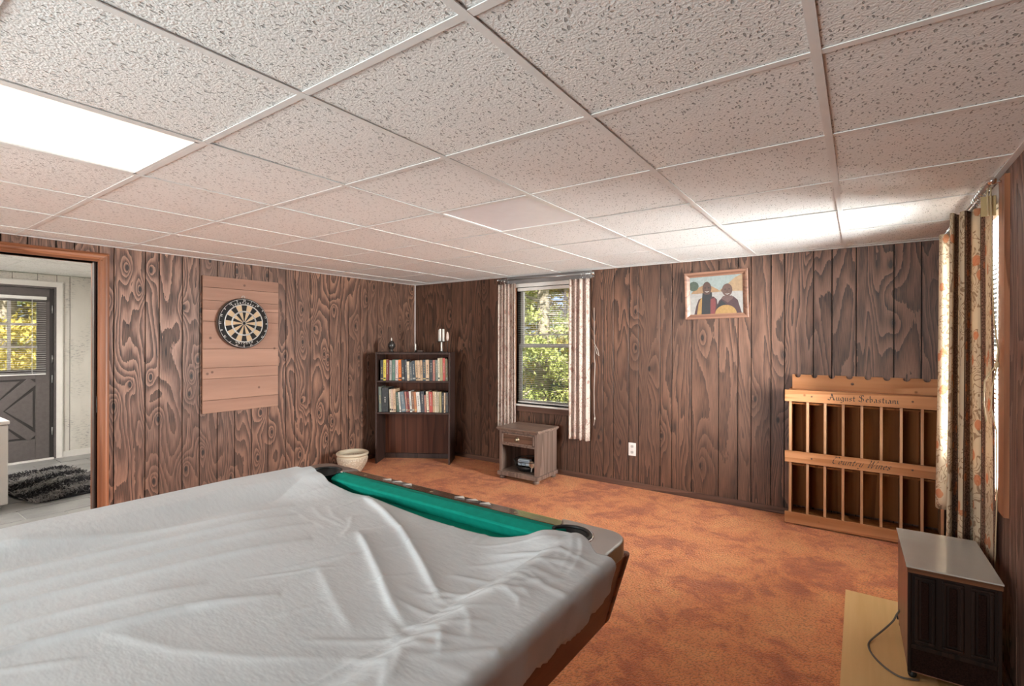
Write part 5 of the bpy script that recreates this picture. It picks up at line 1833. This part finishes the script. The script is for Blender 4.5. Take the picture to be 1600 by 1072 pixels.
for nm, z0, z1, zz in (('top_rail', 0.925, 1.012, 0), ('middle_rail', 0.468, 0.552, 0), ('bottom_rail', 0.010, 0.092, 0)):
    rl = MB().box(wl, wrr - 0.008, 0.0, 0.018, z0, z1).build(nm, M['pine'], WR, 0.002)
    if nm == 'top_rail':
        wdt = text_width('August Sebastiani')
        mbt, _ = nib_text('August Sebastiani', 0.0475, 0.062, R(38), 0.0, (-0.176, -0.0002, 0.951), (0.405 / (wdt * 0.0475), 0, 0), (0, 0, 1), 0.0006)
        mbt.build('lettering', M['ink'], rl)
    if nm == 'middle_rail':
        wdt = text_width('Country Wines')
        mbt, _ = nib_text('Country Wines', 0.052, 0.050, R(48), 0.45, (-0.160, -0.0002, 0.495), (0.330 / (wdt * 0.050), 0, 0), (0, 0, 1), 0.0006)
        mbt.build('lettering', M['ink'], rl)
    for xk, zk in ((-0.28, 0.5), (0.30, 0.55)):
        if nm != 'bottom_rail':
            MB().lathe([(0, -0.0006), (0.006, -0.0006), (0.0065, 0)], 10, (xk, 0.0, z0 + (z1 - z0) * zk), axis='Y').build('knot', M['drawer'], rl)
MB().box(wrr - 0.020, wrr - 0.008, 0.036, yb_, 0.0, 1.0).build('side_panel', M['pine_v'], WR)
for z in (0.085, 0.455, 0.915):
    MB().box(wl + 0.016, wrr - 0.020, 0.036, yb_ - 0.010, z - 0.012, z).build('shelf', M['rack_back'], WR)
MB().box(wl + 0.016, wrr - 0.020, 0.018, yb_ - 0.030, 1.000, 1.008).build('top_ledge', M['pine'], WR)

# ================================================================== DARTBOARD on its plank backer
DBK = thing('dartboard_backer', 'large backboard of horizontal rose-brown planks on the left wall', 'backboard', (XL + 0.006, 2.308, 0.735))
zs_ = [0.0, 0.112, 0.300, 0.395, 0.560, 0.802, 0.905, 0.985, 1.098, 1.198]
for k, (a, b) in enumerate(zip(zs_[:-1], zs_[1:])):
    MB().box(0.0, 0.018, -0.338, 0.338, a + 0.0012, b - 0.0012).build('plank', M['board'], DBK, 0.0015)
MB().box(-0.004, 0.004, -0.330, 0.330, 0.004, 1.194).build('backing', M['groove'], DBK)

DB = thing('dartboard', 'round black and cream bristle dartboard hung on the plank backer', 'dartboard', (XL + 0.0255, 2.300, 1.526))
DR_, DEP = 0.2255, 0.038
MB().lathe([(0, 0), (DR_ - 0.003, 0), (DR_, 0.004), (DR_, DEP - 0.003), (DR_ - 0.003, DEP), (0, DEP)], 56, axis='X').build('body', M['dart_black'], DB)
MB().lathe([(DR_ + 0.001, 0.002), (DR_ + 0.002, 0.003), (DR_ + 0.002, DEP - 0.007), (DR_ + 0.001, DEP - 0.006)], 56, axis='X').build('side_band', M['dart_rim'], DB)


def wedge(r0, r1, a0, a1, d, n=4):
    p = [(r1 * math.cos(a0 + (a1 - a0) * k / n), r1 * math.sin(a0 + (a1 - a0) * k / n)) for k in range(n + 1)]
    p += [(r0 * math.cos(a1 - (a1 - a0) * k / n), r0 * math.sin(a1 - (a1 - a0) * k / n)) for k in range(n + 1)]
    return MB().prism(p, (d, 0, 0), (DEP - 0.0003, 0, 0), (0, 1, 0), (0, 0, 1))


wm = {}
for k in range(20):
    # k = 0 is the topmost field
    c = 'dart_black' if k % 2 == 0 else 'dart_cream'
    for r0, r1, nm in ((0.015, 0.102, 'inner_field'), (0.112, 0.166, 'outer_field')):
        key = (c, nm)
        if key not in wm:
            wm[key] = wedge(r0, r1, PI / 2 - PI / 20, PI / 2 + PI / 20, 0.0012).build(nm, M[c], DB)
            wm[key].rotation_euler = (-2 * PI * k / 20, 0, 0)
        else:
            link_copy(wm[key], nm, DB, (0, 0, 0), (-2 * PI * k / 20, 0, 0))
for r_ in (0.0, 0.102, 0.112, 0.166, 0.172):
    if r_ == 0:
        MB().lathe([(0, DEP + 0.002), (0.008, DEP + 0.002), (0.009, DEP)], 16, axis='X').build('bullseye', M['dart_black'], DB)
        MB().torus((DEP + 0.001, 0, 0), (1, 0, 0), 0.016, 0.0016, 20, 6).build('wire_ring', M['wire'], DB)
    else:
        MB().torus((DEP + 0.001, 0, 0), (1, 0, 0), r_, 0.0016 if r_ > 0.11 else 0.0014, 48, 6).build('wire_ring', M['wire'], DB)
MB().lathe([(0.1055, DEP + 0.0006), (0.1090, DEP + 0.0006)], 48, axis='X').build('treble_band', M['wire'], DB)
MB().lathe([(0.1680, DEP + 0.0006), (0.1705, DEP + 0.0006)], 48, axis='X').build('double_band', M['wire'], DB)
for k in range(20):
    a = PI / 2 + PI / 20 + 2 * PI * k / 20
    MB().tube([(DEP + 0.0015, 0.012 * math.cos(a), 0.012 * math.sin(a)), (DEP + 0.0015, 0.17 * math.cos(a), 0.17 * math.sin(a))], 0.0007, 5).build('spider_wire', M['wire'], DB)
MB().torus((DEP + 0.001, 0, 0), (1, 0, 0), 0.2175, 0.0020, 56, 6).build('number_ring', M['wire'], DB)
NUM = [20, 1, 18, 4, 13, 6, 10, 15, 2, 17, 3, 19, 7, 16, 8, 11, 14, 9, 12, 5]


def text_on_board(txt, size, rad, ang, flip=False):
    me = font_mesh(txt, size)
    me.materials.append(M['white_print'])
    o = bpy.data.objects.new('numeral' if txt.isdigit() else 'brand_letter', me)
    COL.objects.link(o)
    o.parent = DB
    # seen from +x: right is +y, up is +z
    rot = Matrix(((0, 0, 1), (1, 0, 0), (0, 1, 0))).to_4x4()
    y, z = rad * math.sin(ang), rad * math.cos(ang)
    spin = Matrix.Rotation(-(ang + (PI if flip else 0)), 4, 'X')
    o.matrix_local = Matrix.Translation((DEP + 0.0016, y, z)) @ spin @ rot
    return o


# seen from the room the board's right side is +y
for k, n_ in enumerate(NUM):
    text_on_board(str(n_), 0.025, 0.2055, 2 * PI * k / 20)
for k, ch in enumerate('SPORTCRAFT'):
    text_on_board(ch, 0.0235, 0.1835, R((k - 4.5) * 7.2))
for k, ch in enumerate('UNICORN'):
    text_on_board(ch, 0.0225, 0.1835, R(180 - (k - 3) * 7.4), True)
MB().torus((0.020, 0, DR_ + 0.012), (1, 0, 0), 0.013, 0.002, 16, 6).build('hanging_loop', M['wire'], DB)

# ================================================================== PICTURE
PW, PH = 0.510, 0.405
PI_ = thing('framed_picture', 'wood framed portrait of two smiling people in blankets', 'picture', (-1.003, YB - 0.009, 1.568))
PI_.rotation_euler = (R(2.2), R(-1.0), 0)
fw_ = 0.042
fprof = [(0, 0), (fw_, 0), (fw_, 0.010), (fw_ * 0.82, 0.015), (fw_ * 0.45, 0.026), (fw_ * 0.12, 0.030), (0, 0.026)]


def mitred(p0, p1, inward, name):
    """frame member from corner p0 to p1 (x,z); inward unit vector"""
    p0, p1, inw = Vector((p0[0], 0, p0[1])), Vector((p1[0], 0, p1[1])), Vector((inward[0], 0, inward[1]))
    d = (p1 - p0).normalized()
    n = len(fprof)
    vs = [p0 + (inw + d) * a + Vector((0, -b, 0)) for a, b in fprof] + [p1 + (inw - d) * a + Vector((0, -b, 0)) for a, b in fprof]
    fs = [(i, (i + 1) % n, n + (i + 1) % n, n + i) for i in range(n)] + [tuple(range(n))[::-1], tuple(range(n, 2 * n))]
    mb = MB().add(vs, fs)
    o = mb.build(name, M['frame_wood'], PI_)
    bm_ = bmesh.new()
    bm_.from_mesh(o.data)
    bmesh.ops.recalc_face_normals(bm_, faces=bm_.faces[:])
    bm_.to_mesh(o.data)
    bm_.free()


x0, x1 = -PW / 2, PW / 2
mitred((x0, 0), (x1, 0), (0, 1), 'frame_rail')
mitred((x0, PH), (x1, PH), (0, -1), 'frame_rail')
mitred((x0, 0), (x0, PH), (1, 0), 'frame_rail')
mitred((x1, 0), (x1, PH), (-1, 0), 'frame_rail')
pw2, ph2 = PW - 2 * fw_ + 0.004, PH - 2 * fw_ + 0.004
px0, pz0 = -pw2 / 2, fw_ - 0.002
pic_cols = {'sky': (0.44, 0.50, 0.48), 'hill': (0.50, 0.28, 0.14), 'hill2': (0.56, 0.36, 0.20), 'tree': (0.10, 0.13, 0.09), 'wall': (0.56, 0.52, 0.49), 'skin': (0.12, 0.055, 0.038), 'skin2': (0.16, 0.078, 0.058),
            'white': (0.70, 0.64, 0.58), 'black': (0.022, 0.020, 0.022), 'ochre': (0.52, 0.29, 0.09), 'red': (0.25, 0.045, 0.045), 'maroon': (0.085, 0.028, 0.032), 'eye': (0.03, 0.015, 0.012), 'rose': (0.17, 0.085, 0.075)}
pic_cols = {k: tuple(0.5 * c for c in v) for k, v in pic_cols.items()}
pm_ = {k: simple('print_' + k, v, 0.45, 0, 0.5, 0.12, 60) for k, v in pic_cols.items()}
lay = [0]


def pic(name, pts, col):
    """flat printed shape; pts in picture fractions (0..1 right, 0..1 up)"""
    q = [(px0 + a * pw2, pz0 + b * ph2) for a, b in pts]
    ar = sum(q[i][0] * q[(i + 1) % len(q)][1] - q[(i + 1) % len(q)][0] * q[i][1] for i in range(len(q)))
    if ar < 0:
        q = q[::-1]
    lay[0] += 1
    y = -0.0080 - 0.00012 * lay[0]
    vs = [(a, y, b) for a, b in q]
    MB().add(vs, [tuple(range(len(vs)))]).build(name, pm_[col], PI_)


def oval(cx, cy, rx, ry, n=18, a0=0, a1=2 * PI):
    return [(cx + rx * math.cos(a0 + (a1 - a0) * k / n), cy + ry * math.sin(a0 + (a1 - a0) * k / n)) for k in range(n if a1 - a0 > 6 else n + 1)]


MB().box(px0, px0 + pw2, -0.0078, -0.002, pz0, pz0 + ph2).build('print_sky', pm_['sky'], PI_)
pic('print_hill', [(0.02, 0.56), (0.10, 0.68), (0.28, 0.78), (0.42, 0.74), (0.54, 0.64), (0.60, 0.56)], 'hill')
pic('print_hill', [(0.52, 0.56), (0.72, 0.76), (0.86, 0.92), (1.0, 1.0), (1.0, 0.52)], 'hill2')
pic('print_tree', oval(0.08, 0.76, 0.10, 0.13, 12), 'tree')
pic('print_wall', [(0, 0), (1, 0), (1, 0.56), (0.66, 0.58), (0, 0.55)], 'wall')
# left figure
pic('print_blanket', [(0.08, 0.0), (0.12, 0.22), (0.17, 0.40), (0.26, 0.46), (0.46, 0.46), (0.52, 0.38), (0.53, 0.2), (0.50, 0.0)], 'maroon')
pic('print_blanket', [(0.13, 0.0), (0.17, 0.30), (0.22, 0.44), (0.27, 0.42), (0.26, 0.0)], 'ochre')
pic('print_blanket', [(0.37, 0.0), (0.38, 0.38), (0.48, 0.43), (0.50, 0.30), (0.48, 0.0)], 'red')
pic('print_shawl', [(0.22, 0.0), (0.24, 0.42), (0.27, 0.58), (0.42, 0.58), (0.40, 0.40), (0.39, 0.0)], 'black')
pic('print_head', oval(0.335, 0.68, 0.085, 0.18), 'skin')
pic('print_scarf', [(0.24, 0.44), (0.25, 0.58), (0.30, 0.52), (0.38, 0.52), (0.43, 0.58), (0.43, 0.46), (0.36, 0.40)], 'black')
pic('print_smile', [(0.29, 0.61), (0.335, 0.575), (0.385, 0.61), (0.335, 0.60)], 'white')
for e in (0.30, 0.37):
    pic('print_eye', oval(e, 0.70, 0.016, 0.012, 8), 'eye')
pic('print_nose', [(0.32, 0.65), (0.352, 0.65), (0.336, 0.72)], 'skin2')
# right figure
pic('print_robe', [(0.48, 0.0), (0.50, 0.16), (0.56, 0.34), (0.64, 0.44), (0.82, 0.44), (0.90, 0.34), (0.97, 0.0)], 'maroon')
pic('print_robe', [(0.49, 0.0), (0.52, 0.18), (0.60, 0.36), (0.66, 0.28), (0.72, 0.20), (0.62, 0.10)], 'black')
pic('print_collar', [(0.60, 0.40), (0.64, 0.46), (0.80, 0.46), (0.83, 0.40), (0.72, 0.28)], 'rose')
pic('print_drum', oval(0.68, -0.01, 0.20, 0.235, 16, 0, PI), 'ochre')
pic('print_head', oval(0.715, 0.61, 0.095, 0.165), 'skin2')
pic('print_ear', oval(0.622, 0.60, 0.018, 0.035, 10), 'skin2')
pic('print_smile', [(0.67, 0.52), (0.715, 0.485), (0.765, 0.525), (0.715, 0.51)], 'white')
for e in (0.68, 0.752):
    pic('print_eye', oval(e, 0.63, 0.016, 0.012, 8), 'eye')
pic('print_nose', [(0.70, 0.56), (0.732, 0.56), (0.716, 0.64)], 'skin')

# ================================================================== OUTLET
t = thing('wall_outlet', 'white double outlet plate low on the back wall', 'outlet', (-1.754, YB - 0.0005, 0.356))
MB().box(-0.036, 0.036, -0.006, 0.0, -0.061, 0.061).build('plate', M['plastic_white'], t, 0.003, 3)
for z in (-0.027, 0.027):
    s_ = MB().prism([(0.017 * math.cos(2 * PI * k / 16) * 0.95, max(-0.0135, min(0.0135, 0.017 * math.sin(2 * PI * k / 16)))) for k in range(16)], (0, -0.0025, 0), (0, -0.0055, z), (1, 0, 0), (0, 0, 1)).build('socket', simple('socket_face', (0.58, 0.54, 0.50), 0.4), t)
    for dx in (-0.006, 0.006):
        MB().box(dx - 0.0014, dx + 0.0014, -0.0092, -0.0078, z - 0.003, z + 0.007).build('slot', M['slot'], s_)
    MB().lathe([(0, -0.0092), (0.0025, -0.0092), (0.0025, -0.0078)], 8, (0, 0, z - 0.008), axis='Y').build('ground_hole', M['slot'], s_)
MB().lathe([(0, -0.0075), (0.003, -0.007), (0.0034, -0.0055)], 10, axis='Y').build('screw', M['steel'], t)

# ================================================================== SPEAKER CABINET on its plywood board
pb_ = MB().box(-0.062, 0.462, 2.20, 3.275, 0.0, 0.019).build('plywood_board', M['ply'], None, 0.0015)
tag(pb_, 'flat yellow plywood board lying on the carpet under the speaker cabinet', 'board')
SC = thing('speaker_cabinet', 'dark wooden speaker cabinet with a pale laminate top', 'speaker cabinet', (0.293, 2.795, 0.019), R(1.0))
cw, cd, ch_ = 0.142, 0.245, 0.456        # half width, half depth, height over the board
MB().box(-cw + 0.006, cw - 0.006, -cd + 0.010, cd, 0.030, ch_ - 0.006).build('carcass', M['cab_side'], SC)
MB().box(-cw - 0.001, cw + 0.001, -cd - 0.002, cd + 0.001, ch_ - 0.006, ch_).build('top', M['cab_top'], SC, 0.0015)
MB().prism([(0, 0), (0.016, 0), (0.016, 0.010), (0.010, 0.018), (0, 0.018)], (2 * cw - 0.004, 0, 0), (-cw + 0.002, -cd + 0.012, ch_ - 0.024), (0, -1, 0), (0, 0, 1)).build('edge_moulding', M['edge_wood'], SC)
fy = -cd + 0.010
MB().box(-cw + 0.004, -cw + 0.016, fy - 0.010, fy, 0.028, ch_ - 0.022).build('stile', M['cab_wood'], SC, 0.002)
MB().box(cw - 0.016, cw - 0.004, fy - 0.010, fy, 0.028, ch_ - 0.022).build('stile', M['cab_wood'], SC, 0.002)
MB().box(-cw + 0.016, cw - 0.016, fy - 0.008, fy, 0.128, 0.146).build('cross_rail', M['cab_wood'], SC, 0.002)
MB().box(-cw + 0.016, cw - 0.016, fy - 0.004, fy, 0.036, 0.128).build('base_panel', M['cloth_grille'], SC)
MB().box(-cw + 0.016, cw - 0.016, fy - 0.004, fy, 0.146, ch_ - 0.024).build('front_field', M['cab_wood'], SC)
pw3 = (2 * cw - 0.032) / 3
for k in range(3):
    a = -cw + 0.016 + k * pw3 + 0.010
    b = a + pw3 - 0.020
    z0, z1 = 0.156, ch_ - 0.036
    mb = MB()
    for q in ((a, b, z0, z0 + 0.012), (a, b, z1 - 0.012, z1), (a, a + 0.012, z0 + 0.012, z1 - 0.012), (b - 0.012, b, z0 + 0.012, z1 - 0.012)):
        mb.box(q[0], q[1], fy - 0.012, fy - 0.004, q[2], q[3])
    pn = mb.build('panel_frame', M['cab_wood'], SC, 0.003)
    MB().box(a + 0.020, b - 0.020, fy - 0.010, fy - 0.004, z0 + 0.020, z1 - 0.020).build('panel', M['cloth_grille'], pn, 0.004)
for sx in (-1, 1):
    for sy in (-1, 1):
        MB().lathe([(0, 0), (0.012, 0), (0.015, 0.008), (0.013, 0.030), (0, 0.030)], 14, (sx * (cw - 0.022), sy * (cd - 0.035), 0)).build('foot', M['black_rubber'], SC)

t = thing('power_cord', 'stiff grey-brown cord looping over the plywood board from the cabinet', 'cord', (0.0, 0.0, 0.0))
pts = [(0.185, 2.95, 0.14), (0.160, 2.93, 0.13), (0.142, 2.90, 0.115), (0.128, 2.88, 0.090), (0.095, 2.845, 0.058), (0.060, 2.80, 0.034), (0.038, 2.755, 0.0235), (0.034, 2.71, 0.0232), (0.044, 2.66, 0.0232), (0.066, 2.61, 0.0232),
       (0.098, 2.565, 0.0232), (0.135, 2.540, 0.0232), (0.168, 2.545, 0.0232), (0.195, 2.56, 0.0232)]
# smooth it
sp = []
for i in range(len(pts) - 1):
    p0, p1, p2, p3 = [Vector(pts[max(0, min(len(pts) - 1, i + q))]) for q in (-1, 0, 1, 2)]
    for k in range(4):
        u_ = k / 4
        sp.append(0.5 * ((2 * p1) + (-p0 + p2) * u_ + (2 * p0 - 5 * p1 + 4 * p2 - p3) * u_ * u_ + (-p0 + 3 * p1 - 3 * p2 + p3) * u_ ** 3))
sp.append(Vector(pts[-1]))
MB().tube(sp, 0.0038, 8).build('cable', M['cord'], t)
MB().tube([sp[8], sp[8] + Vector((0.004, -0.004, -0.02))], 0.003, 6).build('cable_tie', M['black_rubber'], t)

# ================================================================== LAUNDRY THINGS
t = thing('chest_freezer', 'white enamel appliance with a lid seen through the doorway', 'appliance', (-6.02, 0.52, 0))
MB().box(-0.325, 0.322, -0.44, 0.440, 0.025, 0.675).build('cabinet', M['appliance'], t, 0.010, 3)
MB().box(-0.333, 0.332, -0.448, 0.448, 0.679, 0.712).build('lid', M['appliance_lid'], t, 0.010, 3)
MB().box(-0.32, 0.31, -0.43, 0.43, 0.672, 0.682).build('gasket', M['slot'], t)
for sx in (-1, 1):
    for sy in (-1, 1):
        MB().lathe([(0, 0), (0.018, 0), (0.018, 0.008), (0.008, 0.012), (0.008, 0.03), (0, 0.03)], 12, (sx * 0.28, sy * 0.39, 0)).build('foot', M['steel'], t)


def rug():
    t = thing('shag_rug', 'shaggy black and grey striped rug on the slate tiles', 'rug', (-6.27, 1.345, 0))
    hx, hy = 0.64, 0.325
    c, s = math.cos(R(6)), math.sin(R(6))
    mb = MB()
    out = []
    for k in range(48):
        a = 2 * PI * k / 48
        e = 0.35
        x = hx * math.copysign(abs(math.cos(a)) ** e, math.cos(a)) * (1 + 0.02 * math.sin(9 * a))
        y = hy * math.copysign(abs(math.sin(a)) ** e, math.sin(a)) * (1 + 0.03 * math.sin(7 * a + 1))
        out.append((x, y))
    dark = simple('rug_dark_pile', (0.035, 0.033, 0.036), 0.95, 0, 0.1, 0.3)
    grey = simple('rug_grey_pile', (0.22, 0.21, 0.205), 0.95, 0, 0.1, 0.2)
    MB().prism(out, (0, 0, 0.014), (0, 0, 0.001)).build('backing', dark, t)
    for nm, m, par in (('pile', dark, 0), ('pile', grey, 1)):
        vs, fs = [], []
        n = 0
        while n < 5200:
            x, y = rng.uniform(-hx, hx), rng.uniform(-hy, hy)
            stripe = math.sin(x * 13 + 1.6 * math.sin(y * 6 + 0.8) + 1.2 * math.sin(y * 2.1 + x * 3)) > 0.22
            if rng.random() < 0.10:
                stripe = not stripe
            if stripe != bool(par):
                n += 0.25
                continue
            l = rng.uniform(0.028, 0.05)
            a = rng.uniform(0, 2 * PI)
            b = rng.uniform(0.3, 0.9)
            w_ = rng.uniform(0.003, 0.0055)
            dx, dy = math.cos(a), math.sin(a)
            o_ = len(vs)
            vs += [(x - dy * w_, y + dx * w_, 0.012), (x + dy * w_, y - dx * w_, 0.012), (x + dx * l * b + dy * w_ * 0.5, y + dy * l * b - dx * w_ * 0.5, 0.012 + l * 0.7), (x + dx * l * b * 1.4, y + dy * l * b * 1.4, 0.012 + l * 0.72)]
            fs += [(o_, o_ + 1, o_ + 2, o_ + 3)]
            n += 1
        o = MB().add(vs, fs).build(nm, m, t)
        o['kind'] = 'stuff'
    t.rotation_euler = (0, 0, R(7))


rug()

# ================================================================== OUTSIDE: trees seen through the windows
def tree(label, loc, height, crown_r, crown_z, mat, nleaf, nbr, seed, leaf=0.10, low=0.2):
    r = np.random.default_rng(seed)
    t = thing('garden_tree', label, 'tree', loc, 0, 'trees outside the windows')
    mb = MB()
    mb.tube([(0, 0, -0.05), (0.04, 0.02, height * 0.35), (-0.03, 0.05, height * 0.7), (0.02, 0, height)], [0.16, 0.13, 0.09, 0.03], 10)
    mb.build('trunk', M['bark'], t)
    vs, fs = [], []
    bb_ = MB()
    for k in range(nbr):
        z0 = height * (low + (0.95 - low) * (k + r.random()) / nbr)
        a = r.uniform(0, 2 * PI)
        L = crown_r * (1.05 - 0.55 * (z0 / height)) * r.uniform(0.75, 1.1)
        rise = r.uniform(-0.15, 0.35)
        e = Vector((math.cos(a), math.sin(a), rise))
        p0 = Vector((0, 0, z0))
        pts_ = [p0, p0 + e * L * 0.35 + Vector((0, 0, 0.05)), p0 + e * L * 0.7, p0 + e * L + Vector((0, 0, -0.12 * L))]
        bb_.tube(pts_, [0.035, 0.024, 0.014, 0.005], 6)
        m = nleaf // nbr
        f = r.uniform(0.12, 1.05, m) ** 0.8
        base = np.array(p0)[None, :] + np.array(e)[None, :] * (f * L)[:, None]
        base[:, 2] -= 0.12 * L * f ** 3
        base += r.normal(0, 1, (m, 3)) * np.array([0.20, 0.20, 0.10]) * (0.5 + 0.6 * f)[:, None]
        d1 = r.normal(0, 1, (m, 3))
        d1 /= np.linalg.norm(d1, axis=1)[:, None]
        d2_ = np.cross(d1, r.normal(0, 1, (m, 3)))
        d2_ /= np.linalg.norm(d2_, axis=1)[:, None]
        sz = leaf * r.uniform(0.6, 1.25, m)[:, None]
        o_ = len(vs)
        quad = np.stack([base - d1 * sz * 0.5, base + d2_ * sz * 0.22, base + d1 * sz * 0.5, base - d2_ * sz * 0.22], 1).reshape(-1, 3)
        vs += quad.tolist()
        fs += [(o_ + 4 * i, o_ + 4 * i + 1, o_ + 4 * i + 2, o_ + 4 * i + 3) for i in range(m)]
    bb_.build('branches', M['bark'], t)
    o = MB().add(vs, fs).build('foliage', mat, t)
    o['kind'] = 'stuff'


tree('leafy yellow-green tree straight outside the back window', (-5.3, 8.6, -0.2), 6.0, 1.9, 2, M['leaf_green'], 22000, 56, 3, 0.10, 0.03)
tree('golden-green leafy tree further back, left beyond the back window', (-14.0, 14.6, -0.2), 7.5, 2.2, 2, M['leaf_gold'], 20000, 50, 5, 0.12, 0.03)
tree('dense golden tree further back, straight behind the nearer tree at the back window', (-7.3, 13.3, -0.2), 7.0, 3.0, 2, M['leaf_gold'], 34000, 80, 8, 0.14, 0.03)
tree('golden-green tree outside the panes of the grey door', (-11.6, 1.9, -0.2), 5.2, 2.0, 2, M['leaf_gold'], 20000, 50, 11, 0.10, 0.03)
tree('bushy tree outside the panes of the grey door, further away', (-16.6, 3.2, -0.2), 6.5, 2.4, 2, M['leaf_green'], 16000, 44, 13, 0.13, 0.03)
